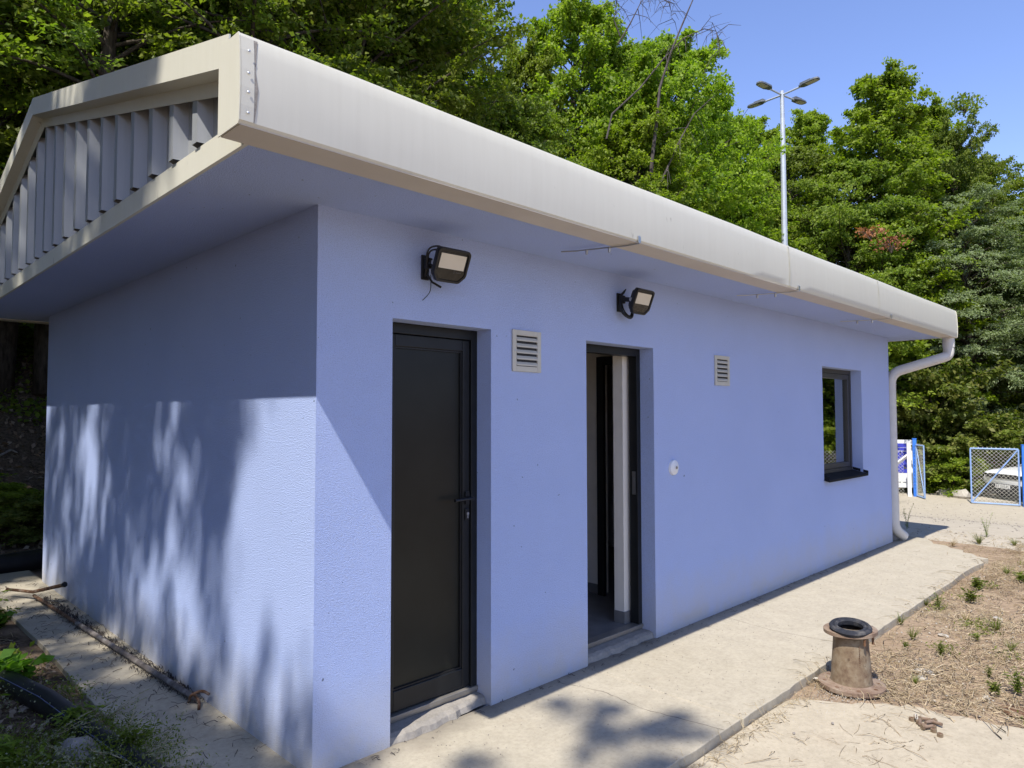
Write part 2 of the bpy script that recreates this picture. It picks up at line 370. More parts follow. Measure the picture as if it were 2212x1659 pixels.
# pale gravel drive beyond the dirt patch, draped on the slope
dv = []; dq = []
xs = np.arange(8.8, 26.01, .4); ys = np.linspace(0, 1, 28)
for i, x in enumerate(xs):
    lo = -9.0+.0*x; hi = float(min(7.0, 7.2 if x < 20 else 7.2-(x-20)*.75))
    x0off = (.9 if i == 0 else 0)
    for t in ys:
        y = lo+(hi-lo)*t
        xx = x
        if i == 0: xx = 9.05+.32*math.sin(y*1.3)+.12*math.sin(y*5.1)+max(0, -y-.5)*.18
        if i == 1: xx = max(x, 9.05+.32*math.sin(y*1.3)+.12*math.sin(y*5.1)+max(0, -y-.5)*.18+.12)
        dv.append((xx, y, float(gz(xx, y))+(.010 if i else -.012)))
n = len(ys)
for i in range(len(xs)-1):
    for k in range(n-1): dq.append((i*n+k, (i+1)*n+k, (i+1)*n+k+1, i*n+k+1))
o = np_mesh("road", dv, dq, M['drive']); tag(o, kind='structure')
for p in o.data.polygons: p.use_smooth = True

# ------------------------------------------------------------------ building
L, W, H = 8.105, 5.228, 2.6
B = empty("utility_building", (0, 0, 0))
tag(B, "small single storey utility building with blue stucco walls and pale metal roof edge", "building")
def wall(name, u0, u1, z0, z1, holes, t0, t1, P, mat):
    us = sorted({u0, u1, *[h[0] for h in holes], *[h[1] for h in holes]}); zs = sorted({z0, z1, *[h[2] for h in holes], *[h[3] for h in holes]})
    inh = lambda i, j: (i < 0 or j < 0 or i >= len(us)-1 or j >= len(zs)-1) or any(h[0] <= (us[i]+us[i+1])/2 <= h[1] and h[2] <= (zs[j]+zs[j+1])/2 <= h[3] for h in holes)
    m = MB()
    for i in range(len(us)-1):
        for j in range(len(zs)-1):
            if inh(i, j): continue
            a, b, c, d = us[i], us[i+1], zs[j], zs[j+1]
            m.add([P(a, t0, c), P(b, t0, c), P(b, t0, d), P(a, t0, d)], [(0, 1, 2, 3)]); m.add([P(a, t1, c), P(b, t1, c), P(b, t1, d), P(a, t1, d)], [(3, 2, 1, 0)])
            for (ii, jj, q) in ((i-1, j, [(a, c), (a, d)]), (i+1, j, [(b, c), (b, d)]), (i, j-1, [(a, c), (b, c)]), (i, j+1, [(a, d), (b, d)])):
                if inh(ii, jj): m.add([P(q[0][0], t0, q[0][1]), P(q[1][0], t0, q[1][1]), P(q[1][0], t1, q[1][1]), P(q[0][0], t1, q[0][1])], [(0, 1, 2, 3)])
    me_o = m.build(name, mat, B)
    bm = bmesh.new(); bm.from_mesh(me_o.data); bmesh.ops.remove_doubles(bm, verts=bm.verts, dist=1e-5); bmesh.ops.recalc_face_normals(bm, faces=bm.faces); bm.to_mesh(me_o.data); bm.free()
    return me_o
D1 = (.42, 1.10, -.06, 2.112); D2 = (1.96, 2.745, -.06, 2.112); WN = (5.925, 7.10, .955, 2.132)
fx = lambda u, t, z: (u, t, z)
wall("wall", 0, L, -.15, H, [D1, D2, (WN[0], WN[1], .915, WN[3])], 0, .20, fx, M['stucco'])
wall("wall", .2, W-.2, -.15, H, [], 0, .2, lambda u, t, z: (t, u, z), M['stucco'])
wall("wall", .2, W-.2, -.15, H, [], L-.2, L, lambda u, t, z: (t, u, z), M['stucco'])
wall("wall", 0, L, -.15, H, [], W-.2, W, fx, M['stucco'])
wall("interior_wall", .2, L-.2, .0, H-.05, [(D1[0]-.01, D1[1]+.01, .0, 2.15), (D2[0]-.01, D2[1]+.01, .0, 2.15), (WN[0]-.01, WN[1]+.01, .95, 2.14)], .203, .30, fx, M['plaster'])
# interior of the open room
pm = MB()
pm.box(1.60, .303, .08, 1.68, 3.0, 2.5); pm.box(1.68, 3.0, .08, 5.0, 3.08, 2.5)
pm.box(3.2, .85, .08, 3.30, 2.997, 2.5); pm.box(3.2, .303, 2.08, 3.30, .847, 2.5)
pm.box(2.655, .215, .08, 3.0, .302, 2.45)
pm.box(1.6, .303, 2.503, 7.9, 5.0, 2.55); pm.box(5.003, .303, .08, 5.08, 3.0, 2.5)
pm.build("interior_partition", M['plaster'], B)
MB().box(.2, .12, .0, 7.9, 5.0, .078).build("interior_floor", M['tile'], B)
sk = MB(); sk.box(2.645, .205, .079, 3.01, .2145, .165); sk.box(2.645, .2145, .079, 2.6545, .30, .165); sk.box(3.188, .853, .079, 3.1995, 2.99, .16); sk.box(1.69, 2.988, .079, 3.18, 2.9985, .16)
sk.build("skirting", M['skirt'], B)
idf = empty("inner_door", (0, 0, 0)); idf.parent = B
f = MB(); f.box(3.165, .79, .08, 3.198, .86, 2.12); f.box(3.165, .31, 2.05, 3.198, .787, 2.12); f.build("frame", M['dark'], idf)
f = MB(); f.box(3.32, .76, .09, 4.0, .80, 2.04); f.build("leaf", M['brick'], idf)
f = MB(); f.tube([(3.55, .35, 1.1), (3.9, .75, .09)], .025); f.build("brace", M['black'], idf)

# soffit
MB().box(-.545, -.49, H, L+.50, W+.49, H+.06).build("soffit", M['stucco'], B)
# gutter box at the front
def gz_top(x): return 2.905+.035*(x+.66)/9.3
gt = MB()
xa, xb = -.655, 8.665
YO, YI, ZB = -.652, -.492, 2.592
gp = [(xa, 0), (xb, 1)]
CRV = [(.010, 0.), (.001, .035), (-.002, .2), (-.003, .4), (-.001, .6), (.003, .8), (.009, .95), (.016, 1.)]
def gsec(x, z1):
    h = z1-ZB
    return [(x, YO+d, ZB+h*f) for d, f in CRV]+[(x, YO+.05, z1-.004), (x, YO+.05, z1-.02), (x, YO+.038, z1-.02), (x, YO+.02, ZB+.012), (x, YI-.004, ZB+.012), (x, YI-.004, z1-.05), (x, YI, z1-.05), (x, YI, ZB)]
nst = 44; V = []; Fc = []; NP = len(CRV)+8
for i in range(nst+1):
    x = xa+(xb-xa)*i/nst; wv = .0022*math.sin(x*2.3)+.0014*math.sin(x*6.1)
    V += [(a, b+(wv if b < YO+.03 else 0), c) for a, b, c in gsec(x, gz_top(x)-.004*math.sin(x*1.1)**2)]
for i in range(nst):
    for k in range(NP): Fc.append((i*NP+k, i*NP+(k+1) % NP, (i+1)*NP+(k+1) % NP, (i+1)*NP+k))
gt.add(V, Fc)
G = gt.build("gutter", M['metal'], B, True)
u = MB(); u.box(xa+.003, YO+.004, ZB-.003, xb-.003, YI, ZB-.0005); u.build("gutter_underside", M['under'], B)
# end caps (with folded flange and rivets on the left one)
for xx, nm in ((xa, "gutter_cap"), (xb, "gutter_cap")):
    s = 1 if xx > 0 else -1
    c = MB(); z1 = gz_top(xx); hh_ = z1-ZB
    poly = [(YO+d-.002, ZB+hh_*f) for d, f in CRV]+[(YI+.01, z1+.002), (YI+.01, ZB-.002)]
    c.prism(poly, lambda p, q: (xx, p, q), lambda p, q: (xx+s*.004, p, q))
    if s < 0:
        cv = [(YO+d-.0035, ZB+hh_*f) for d, f in CRV[1:-1]]; n_ = len(cv)
        for p, q in zip(cv, cv[1:]): c.add([(xx, *p), (xx+.045, *p), (xx+.045, *q), (xx, *q)], [(0, 1, 2, 3)])
    cap = c.build(nm, M['metal'], B)
    if s < 0:
        for zz in (2.63, 2.70, 2.765, 2.84):
            rv = MB(); rv.lathe([(.0001, .0025), (.003, .002), (.005, 0)], 10, Matrix.Translation((xx+.024, YO-.0095, zz)) @ Matrix.Rotation(R(90), 4, 'X')); rv.build("rivet", M['galv'], cap, True)
        st = MB(); cv2 = [(YO+d-.0030, ZB+hh_*f) for d, f in CRV[1:-1]]
        for i_, (p, q) in enumerate(zip(cv2, cv2[1:])): st.add([(xx+.045, *p), (xx+.045+.004+.005*((i_*7) % 3), *p), (xx+.045+.004+.005*((i_*7+7) % 3), *q), (xx+.045, *q)], [(0, 1, 2, 3)])
        st.build("sealant", M['edgeconc'], cap)
# sheet joints on the gutter face
for jx, hgt in ((3.62, 1.), (5.66, 1.),):
    j = MB(); hh_ = gz_top(jx)-ZB; cv = [(YO+d-.0045, ZB+hh_*f) for d, f in CRV]
    for p, q in zip(cv, cv[1:]): j.add([(jx, *p), (jx+.012, *p), (jx+.012, *q), (jx, *q)], [(0, 1, 2, 3)])
    j.build("gutter_joint", M['metal'], B)
# straps from gutter lip to the soffit
for bx in (1.62, 3.78, 6.02):
    k = MB(); k.tube([(bx, YO-.006, ZB+.035), (bx, YO-.008, ZB-.008), (bx-.02, YO+.07, ZB-.012), (bx-.12, -.30, ZB-.012), (bx-.16, -.22, ZB-.010)], .0042, 6)
    k.box(bx-.012, YO-.010, ZB-.004, bx+.012, YO-.0045, ZB+.030)
    for q in (.25, .6): k.lathe([(.0001, -.03), (.008, -.026), (.009, 0)], 10, Matrix.Translation((bx-.02-.14*q, YO+.07+.36*q, ZB-.014)))
    k.build("gutter_bracket", M['steel'], B)
# roof
RZ, RY = 3.745, 2.614
TA = math.atan2(RZ-2.925, RY+.6)
rf = MB(); X0, X1 = -.63, 8.63
for sgn in (0, 1):
    yy = lambda y: y if not sgn else W-y
    a = [(X0, yy(-.60), 2.90), (X1, yy(-.60), 2.935), (X1, yy(RY-.002), RZ-.01), (X0, yy(RY-.002), RZ-.01)]
    b = [(p[0], p[1], p[2]-.05) for p in a]
    rf.add(a+b, [(0, 1, 2, 3), (7, 6, 5, 4), (0, 4, 5, 1), (1, 5, 6, 2), (2, 6, 7, 3), (3, 7, 4, 0)])
rf.build("roof", M['corr'], B)
# rake boards of both gables
def rake(xo, xi, nm="rake_board"):
    for sgn in (0, 1):
        yy = lambda y: y if not sgn else W-y
        y0, y1 = -.535 if not sgn else -.60, RY+(.0)
        zt = lambda y: 2.925+(y+.6)*(RZ-2.925)/(RY+.6)
        s = [(xo, 0.), (xo, -.115), (xi-(xi-xo)*.12, -.125), (xi, -.180), (xi+(xi-xo)*.05, -.180), (xi-(xi-xo)*.05, -.118), (xo+(xi-xo)*.1, -.108), (xo+(xi-xo)*.1, .0)]
        sl = s+[]
        m = MB(); V = []; N = 12
        for i in range(N+1):
            y = y0+(y1-y0)*i/N
            V += [(a, yy(y), zt(y)+d+.004*math.sin(i*1.7+a)*0) for a, d in sl]
        n = len(sl); Fc = [(i*n+k, i*n+(k+1) % n, (i+1)*n+(k+1) % n, (i+1)*n+k) for i in range(N) for k in range(n)]+[tuple(range(n)), tuple(range(N*n, N*n+n))]
        m.add(V, Fc); m.build(nm, M['metal'], B)
rake(-.648, -.580); rake(L+.545, L+.475)
# gable cladding: trapezoid ribs
def gable(xc, xv, nm, xb_):
    prof = []
    k = -1
    ys = []
    while True:
        yl = -.273+.261*k
        if yl > W+.55: break
        for yy_, xx in ((yl-.085, xv), (yl-.062, xc), (yl-.012, xc), (yl+.012, xv)): ys.append((yy_, xx))
        k += 1
    ys = [q for q in ys if -.49 < q[0] < W+.49]; ys = [(-.49, xv)]+ys+[(W+.49, xv)]
    ztop = lambda y: (2.925+(min(y, W-y)+.6)*(RZ-2.925)/(RY+.6))-.15
    t = .0015*(1 if xv > xc else -1)
    zb = lambda x: 2.712 if abs(x-xc) < 1e-6 else 2.705
    V = [(x, y, zb(x)) for y, x in ys]+[(x, y, ztop(y)) for y, x in ys]+[(x+t, y, zb(x)) for y, x in ys]+[(x+t, y, ztop(y)) for y, x in ys]; n = len(ys)
    m = MB(); m.add(V, [(i, i+1, n+i+1, n+i) for i in range(n-1)]+[(2*n+i+1, 2*n+i, 3*n+i, 3*n+i+1) for i in range(n-1)]+[(i+1, i, 2*n+i, 2*n+i+1) for i in range(n-1)])
    me_o = m.build(nm, M['corr'], B)
    # gable infill behind, so nothing shows through
    gi = MB(); poly = [(-.49, 2.661), (W+.49, 2.661), (W+.49, 2.80), (RY, 3.60), (-.49, 2.80)]
    xx0, xx1 = (xb_, xb_+.03) if xv > xc else (xb_-.03, xb_)
    gi.prism(poly, lambda a, b: (xx0, a, b), lambda a, b: (xx1, a, b)); gi.build("gable_backing", M['brick'], B)
gable(-.578, -.524, "gable_cladding", -.512); gable(L+.512, L+.478, "gable_cladding", L+.462)
bd = MB(); bd.box(-.562, -.49, H-.004, -.5455, W/2, H+.098); bd.box(-.561, W/2+.003, H-.004, -.546, W+.49, H+.098); bd.build("gable_band", M['metal'], B)
bd = MB(); bd.box(L+.501, -.49, H-.004, L+.52, W+.49, H+.076); bd.build("gable_band", M['metal'], B)
bk = MB(); bk.box(-.655, W+.492, ZB, 8.665, W+.652, 2.90); bk.build("rear_gutter", M['metal'], B)

# downpipe
dp = empty("downpipe", (0, 0, 0)); dp.parent = B
MB().tube([(8.57, -.57, 2.60), (8.57, -.57, 2.47)], .068, 20).build("outlet", M['pvc'], dp, True)
def bend(pts, rad, n=8):
    pts = [Vector(p) for p in pts]; out = [pts[0]]
    for a, b, c in zip(pts, pts[1:], pts[2:]):
        d1 = (a-b).normalized(); d2 = (c-b).normalized(); k = min(rad, (a-b).length*.49, (c-b).length*.49)
        for i in range(n+1):
            t = i/n; out.append((b+d1*k)*(1-t)**2+b*2*t*(1-t)+(b+d2*k)*t*t)
    return out+[pts[-1]]
pth = bend([(8.57, -.57, 2.48), (8.57, -.57, 2.36), (8.17, .0, 2.145), (8.17, .0, 1.0)], .14)
MB().tube(pth, .062, 20).build("swan_neck", M['pvc'], dp, True)
MB().tube([(8.17, 0, 1.0), (8.17, 0, .56)], .0635, 20).build("pipe_section", M['pvc'], dp, True)
MB().tube(bend([(8.17, 0, .565), (8.17, 0, .16), (8.34, -.06, .05)], .15), .065, 20).build("shoe", M['pvc'], dp, True)
for zz in (2.0, .56, .26):
    c = MB(); c.lathe([(.0625, -.006), (.0665, -.006), (.0665, .006), (.0625, .006)], 24, Matrix.Translation((8.17, 0, zz)))
    c.box(8.105, -.004, zz-.008, 8.125, .004, zz+.008); c.build("clamp", M['pvc'], dp, True)

# doors
def door(D, leafangle, nm_label):
    x0, x1 = D[0], D[1]; r = empty("door", (0, 0, 0)); r.parent = B; r['label'] = nm_label
    f = MB(); Y0, Y1 = .118, .19
    f.box(x0, Y0, .085, x0+.055, Y1, 2.11); f.box(x1-.045, Y0, .085, x1, Y1, 2.11); f.box(x0+.056, Y0, 2.055, x1-.046, Y1, 2.11)
    f.build("frame", M['dark'], r, bevel=.002)
    t = MB(); t.box(x0+.001, Y0-.012, .062, x1-.001, Y1-.01, .084); t.box(x0+.001, Y0-.004, .050, x1-.001, Y0+.02, .0615); t.build("threshold", M['thresh'], r, bevel=.002)
    return r
d1 = door(D1, 0, "closed dark door with wide panel")
y = .130
lf = MB(); xl, xr, zb, zt = D1[0]+.058, D1[1]-.048, .092, 2.052
st = .052
lf.box(xl, y, zb, xl+st, y+.055, zt); lf.box(xr-st, y, zb, xr, y+.055, zt); lf.box(xl+st+.0005, y, zt-.065, xr-st-.0005, y+.055, zt); lf.box(xl+st+.0005, y, zb, xr-st-.0005, y+.055, zb+.105)
lf.build("leaf", M['dark'], d1, bevel=.004)
MB().box(xl+st-.004, y+.022, zb+.10, xr-st+.004, y+.045, zt-.06).build("panel", M['darkpanel'], d1)
gk = MB()
for a, b, c, d in ((xl+st, zb+.105, xl+st+.008, zt-.065), (xr-st-.008, zb+.105, xr-st, zt-.065)): gk.box(a, y+.010, b, c, y+.022, d)
gk.box(xl+st+.0085, y+.010, zt-.073, xr-st-.0085, y+.022, zt-.0655); gk.box(xl+st+.0085, y+.010, zb+.1055, xr-st-.0085, y+.022, zb+.113); gk.build("glazing_bead", M['black'], d1)
h = MB(); hx = xr-.024; h.box(hx-.014, y-.012, 1.115, hx+.014, y-.0005, 1.185); h.tube([(hx, y, 1.15), (hx, y-.05, 1.15)], .010, 12)
h.tube([(hx+.012, y-.05, 1.15), (hx-.05, y-.052, 1.150), (hx-.125, y-.048, 1.148)], .011, 12, flat=.8); h.build("handle", M['black'], d1, True)
k = MB(); k.box(hx-.014, y-.010, 1.025, hx+.014, y-.0005, 1.09); k.build("escutcheon", M['black'], d1, bevel=.002)
k = MB(); k.box(hx-.003, y-.015, 1.036, hx+.003, y-.0101, 1.058); k.tube([(hx, y-.0101, 1.063), (hx, y-.016, 1.063)], .008, 14); k.build("lock_cylinder", M['steel'], d1, True)
d2 = door(D2, 1, "open door letting in a view of white inner walls")
a0 = R(96); hp = Vector((D2[0]+.062, .185, 0))
lf = MB(); wl = .66
lf.box(0, 0, .095, .085, .055, 2.05); lf.box(wl-.085, 0, .095, wl, .055, 2.05); lf.box(.0855, 0, 1.965, wl-.0855, .055, 2.05); lf.box(.0855, 0, .095, wl-.0855, .055, .2)
Mx = Matrix.Translation((hp.x, hp.y, 0)) @ Matrix.Rotation(a0, 4, 'Z')
lf.xf(Mx).build("leaf", M['dark'], d2, bevel=.003)
MB().box(.08, .02, .19, wl-.08, .04, 1.97).xf(Mx).build("panel", M['darkpanel'], d2)
k = MB(); k.box(D2[1]-.0475, .135, 1.03, D2[1]-.0455, .165, 1.20); k.tube([(D2[1]-.048, .15, 1.14), (D2[1]-.052, .15, 1.14)], .008, 10); k.build("strike_plate", M['steel'], d2)
# rough concrete steps in the two openings
for D in (D1, D2):
    m = MB(); N = 14; V = []; Fc = []
    for i in range(N+1):
        x = D[0]+.004+(D[1]-D[0]-.008)*i/N; j = rnd.uniform(-.012, .012); dz = rnd.uniform(-.008, .004)
        fr = .012+j+(.0 if D is D2 else -.02*math.sin(i*.35))
        V += [(x, fr, .001), (x, fr+.012, .032+dz), (x, fr+.04, .044+dz*.6), (x, .185, .048), (x, .185, .001)]
    for i in range(N):
        for q in range(5): Fc.append((i*5+q, i*5+(q+1) % 5, (i+1)*5+(q+1) % 5, (i+1)*5+q))
    Fc += [(0, 1, 2, 3, 4), tuple(N*5+q for q in range(5))]
    m.add(V, Fc); m.build("doorstep", M['edgeconc'], B)
# window
wr = empty("window", (0, 0, 0)); wr.parent = B
x0, x1, z0, z1 = WN; f = MB(); ya = .118
f.box(x0, ya, z0, x0+.045, ya+.07, z1); f.box(x1-.045, ya, z0, x1, ya+.07, z1); f.box(x0+.046, ya, z1-.045, x1-.046, ya+.07, z1); f.box(x0+.046, ya, z0, x1-.046, ya+.07, z0+.05)
f.build("frame", M['winframe'], wr, bevel=.002)
f = MB(); a, b, c, d = x0+.049, x1-.049, z0+.054, z1-.049; yb = ya+.006; s = .055
f.box(a, yb, c, a+s, yb+.055, d); f.box(b-s, yb, c, b, yb+.055, d); f.box(a+s+.0005, yb, d-s, b-s-.0005, yb+.055, d); f.box(a+s+.0005, yb, c, b-s-.0005, yb+.055, c+s)
f.build("sash", M['winframe'], wr, bevel=.003)
MB().box(a+s-.003, yb+.028, c+s-.003, b-s+.003, yb+.034, d-s+.003).build("pane", M['glass'], wr)
MB().add([(x0+.002, .117, z0+.012), (x1-.002, .117, z0+.012), (x1+.002, -.055, z0-.028), (x0-.002, -.055, z0-.028), (x1+.002, -.055, z0-.05), (x0-.002, -.055, z0-.05), (x0+.002, .117, z0+.004), (x1-.002, .117, z0+.004)],
   [(0, 1, 2, 3), (3, 2, 4, 5), (5, 4, 7, 6), (0, 3, 5, 6), (1, 7, 4, 2), (0, 6, 7, 1)]).build("sill", M['sill'], wr)
for xx, e in ((x1, .001), (x0, -.001)):
    f = MB(); f.add([(xx-e, .116, z0+.014), (xx+e, -.056, z0-.028), (xx+e, -.056, z0+.006), (xx-e, .116, z0+.045)], [(0, 1, 2, 3)]); f.build("sill_upstand", M['sill'], wr)
MB().box(5.6, .9, .1, 5.66, 3, 2.4).build("interior_partition", M['plaster'], B)
f = MB(); f.box(6.52, .225, .97, 7.09, .235, 2.12); f.build("curtain", M['plaster'], wr)

# ventilation grilles
def vent(x0, z0, w_, h_):
    r = empty("ventilation_grille", (0, 0, 0)); r.parent = B; b = .032; f = MB(); y = -.012
    f.box(x0, y, z0, x0+b, 0, z0+h_); f.box(x0+w_-b, y, z0, x0+w_, 0, z0+h_); f.box(x0+b+.0002, y, z0+h_-b, x0+w_-b-.0002, 0, z0+h_); f.box(x0+b+.0002, y, z0, x0+w_-b-.0002, 0, z0+b)
    f.build("frame", M['alu'], r, bevel=.002)
    MB().box(x0+b, -.0030, z0+b, x0+w_-b, -.0008, z0+h_-b).build("backing", M['carblack'], r)
    s = MB(); n = 5; pit = (h_-2*b)/n
    for i in range(n):
        zc = z0+b+pit*(i+.5)
        s.add([(x0+b+.001, -.0145, zc-pit*.18), (x0+w_-b-.001, -.0145, zc-pit*.18), (x0+w_-b-.001, -.0035, zc+pit*.22), (x0+b+.001, -.0035, zc+pit*.22),
               (x0+b+.001, -.0145, zc-pit*.42), (x0+w_-b-.001, -.0145, zc-pit*.42), (x0+w_-b-.001, -.0035, zc+pit*.18), (x0+b+.001, -.0035, zc+pit*.18)],
              [(0, 1, 2, 3), (7, 6, 5, 4), (0, 4, 5, 1), (1, 5, 6, 2), (2, 6, 7, 3), (3, 7, 4, 0)])
    s.build("louvres", M['alu'], r)
    for xx in (x0+b/2, x0+w_-b/2):
        q = MB(); q.tube([(xx, y, z0+h_/2), (xx, y-.003, z0+h_/2)], .005, 10); q.build("screw", M['steel'], r, True)
    r['label'] = "square louvred ventilation grille"
vent(1.265, 1.88, .245, .247); vent(3.64, 1.865, .245, .25)
# round white socket
bt = MB(); Mb = Matrix.Translation((2.992, 0, 1.222)) @ Matrix.Rotation(R(90), 4, 'X')
bt.lathe([(.0001, .034), (.018, .034), (.019, .030), (.038, .028), (.055, .018), (.058, .004), (.058, 0)], 32, Mb)
wb = bt.build("wall_socket", M['whitepl'], B, True)
MB().lathe([(.0001, .0385), (.010, .038), (.012, .0345)], 20, Mb).build("socket_button", M['thresh'], wb, True)

# floodlights
def floodlight(x, z, tilt, yawd, label, variant):
    r = empty("floodlight", (x, 0, z)); tag(r, label, "floodlight", "black floodlights on the front wall")
    m = MB(); m.box(-.035, -.012, -.075, .012, -.0005, .055); m.box(-.028, -.05, -.02, .004, -.012, .035); m.tube([(-.012, -.045, .01), (.0, -.10, .0)], .016, 12)
    m.build("wall_bracket", M['black'], r, bevel=.003)
    Mh = Matrix.Translation((.035, -.15, -.012)) @ Matrix.Rotation(R(yawd), 4, 'Z') @ Matrix.Rotation(R(tilt), 4, 'X')
    hw, hh = .105, .088
    out = []
    for cx, cz, rr, a0_, a1_ in ((hw-.022, hh-.022, .022, 0, 90), (-hw+.022, hh-.022, .022, 90, 180)):
        for t in range(0, 7): q = R(a0_+(a1_-a0_)*t/6); out.append((cx+rr*math.cos(q), cz+rr*math.sin(q)))
    out += [(-hw, -hh+.045), (-hw+.006, -hh+.03), (-hw+.028, -hh+.004), (-hw+.04, -hh), (hw-.045, -hh), (hw-.035, -hh+.004), (hw-.004, -hh+.036), (hw, -hh+.05)]
    m = MB(); m.prism(out, lambda a, b: (a, -.018, b), lambda a, b: (a, .0, b)); m.prism([(a*.86, b*.86) for a, b in out], lambda a, b: (a, 0, b), lambda a, b: (a*.9, .03, b*.9))
    for k in range(7): m.box(-.06+k*.02, .028, -.05, -.057+k*.02, .042, .05)
    hd = m.xf(Mh).build("housing", M['black'], r, bevel=.003)
    # raised rim leaving a recessed glass
    rim = MB(); n = len(out); inn = [(a*.845, b*.82) for a, b in out]
    V = [(a, -.0185, b) for a, b in out]+[(a*.97, -.027, b*.965) for a, b in out]+[(a*.875, -.027, b*.85) for a, b in out]+[(a, -.0185, b) for a, b in inn]
    rim.add(V, [(j*n+i, j*n+(i+1) % n, (j+1)*n+(i+1) % n, (j+1)*n+i) for j in range(3) for i in range(n)]); rim.xf(Mh).build("rim", M['black'], r, True)
    lz = -.016
    up = [(a, max(b, lz)) for a, b in inn if b > lz-.001]+[(-.082, lz), (.082, lz)]
    le = MB().box(-.080, -.0215, lz, .080, -.0187, .060).xf(Mh).build("lens", M['lens'], r)
    lo = [(a, b) for a, b in inn if b < lz]; lo = [(-.0825, lz-.0005)]+lo+[(.0825, lz-.0005)]
    MB().prism(lo, lambda a, b: (a, -.0212, b), lambda a, b: (a, -.0187, b)).xf(Mh).build("dark_glass", M['gloss'], r)
    lg = MB(); lg.lathe([(.0035, 0), (.0035, .0006), (.006, .0006), (.006, 0)], 18, Matrix.Translation((.022, -.0215, lz-.014)) @ Matrix.Rotation(R(90), 4, 'X')); lg.box(.033, -.022, lz-.017, .068, -.0214, lz-.011)
    lg.xf(Mh).build("emblem", M['winframe'], r)
    ub = MB(); ub.tube([(-.075, 0.01, .0), (-.07, .055, .0), (.07, .055, 0), (.075, .01, 0)], .007, 6); ub.xf(Mh).build("yoke", M['black'], r)
    for sx in (-1,):
        kb = MB(); kb.tube([(-.10, .01, 0), (-.085, .01, 0)], .012, 12); kb.xf(Mh).build("knob", M['steel'], r, True)
    c = MB()
    if variant == 0:
        c.tube(bend([(-.02, -.02, -.06), (-.03, -.05, .09), (.04, -.10, .10), (.0, -.10, -.02)], .08), .005, 8)
        c.tube(bend([(-.02, -.02, -.05), (-.035, -.07, .07), (.03, -.09, .08), (.0, -.09, -.01)], .07), .005, 8)
        c.tube([(-.015, -.03, -.05), (.0, -.05, -.09), (.045, -.07, -.115)], .006, 8); c.tube(bend([(-.0, -.04, -.05), (.005, -.035, -.14), (-.03, -.01, -.185)], .05), .0022, 6)
    else:
        c.tube(bend([(-.02, -.02, .03), (-.045, -.05, -.09), (.02, -.09, -.135), (.05, -.08, -.06)], .09), .009, 10)
        c.tube(bend([(-.02, -.03, .0), (-.03, -.06, -.08), (.02, -.08, -.12), (.04, -.08, -.05)], .08), .005, 8)
        c.tube([(-.02, -.02, .03), (.01, -.03, .06), (.03, -.035, .085)], [.010, .009, .004], 8)
    c.build("cable", M['black'], r, True)
    return r
floodlight(.630, 2.405, 24, -3, "black floodlight above the closed dark door, thin wire dangling", 0)
floodlight(2.330, 2.412, 22, 0, "black floodlight above the open doorway, thick cable loop beneath", 1)

# ------------------------------------------------------------------ street lamp
gzf = lambda x, y: float(gz(x, y))
LP = at_depth(1690, 240, 21.0); lz = gzf(LP.x, LP.y)
topz = at_depth(1688, 196, 21.0).z
lr = empty("street_lamp", (LP.x, LP.y, lz)); tag(lr, "tall galvanised lamp post with four lamp heads behind the building roof", "street lamp")
Hh = topz-lz
MB().tube([(0, 0, 0), (0, 0, Hh*.5), (0, 0, Hh-.85)], [.115, .095, .07], 8).build("pole", M['galv'], lr)
MB().tube([(0, 0, Hh-1.0), (0, 0, Hh)], [.062, .06], 16).build("collar", M['galv'], lr, True)
camdir = (Vector((CAMP.x, CAMP.y, 0))-Vector((LP.x, LP.y, 0))).normalized(); rgt = Vector((-camdir.y, camdir.x, 0))
if rgt.dot(RT) < 0: rgt = -rgt
for a in (33, 123, 213, 303):
    d = rgt*math.cos(R(a))+camdir*math.sin(R(a)); ang = math.atan2(d.y, d.x)
    am = MB(); am.tube([(0, 0, Hh-.12), (.30, 0, Hh-.11), (.62, 0, Hh-.10)], .028, 10); am.xf(Matrix.Rotation(ang, 4, 'Z')); am.build("arm", M['galv'], lr, True)
    hd = MB(); n = 18; out = []
    for i in range(n):
        q = 2*math.pi*i/n; cx = math.cos(q); cy = math.sin(q); out.append((.88+.32*abs(cx)**.55*(1 if cx > 0 else -1), .125*abs(cy)**.6*(1 if cy > 0 else -1)*(1 if cx > -.5 else .7)))
    T = Matrix.Rotation(ang, 4, 'Z') @ Matrix.Translation((0, 0, Hh-.10)) @ Matrix.Rotation(R(-2), 4, 'Y')
    hd.prism(out, lambda a_, b_: (a_, b_, -.03), lambda a_, b_: (a_*.99, b_*.9, .025)); hd.box(.62, -.07, .02, .95, .07, .07); hd.xf(T)
    ho = hd.build("lamp_head", M['lampgrey'], lr, bevel=.006)
    MB().box(.80, -.085, -.036, 1.14, .085, -.0305).xf(T).build("diffuser", M['led'], ho)

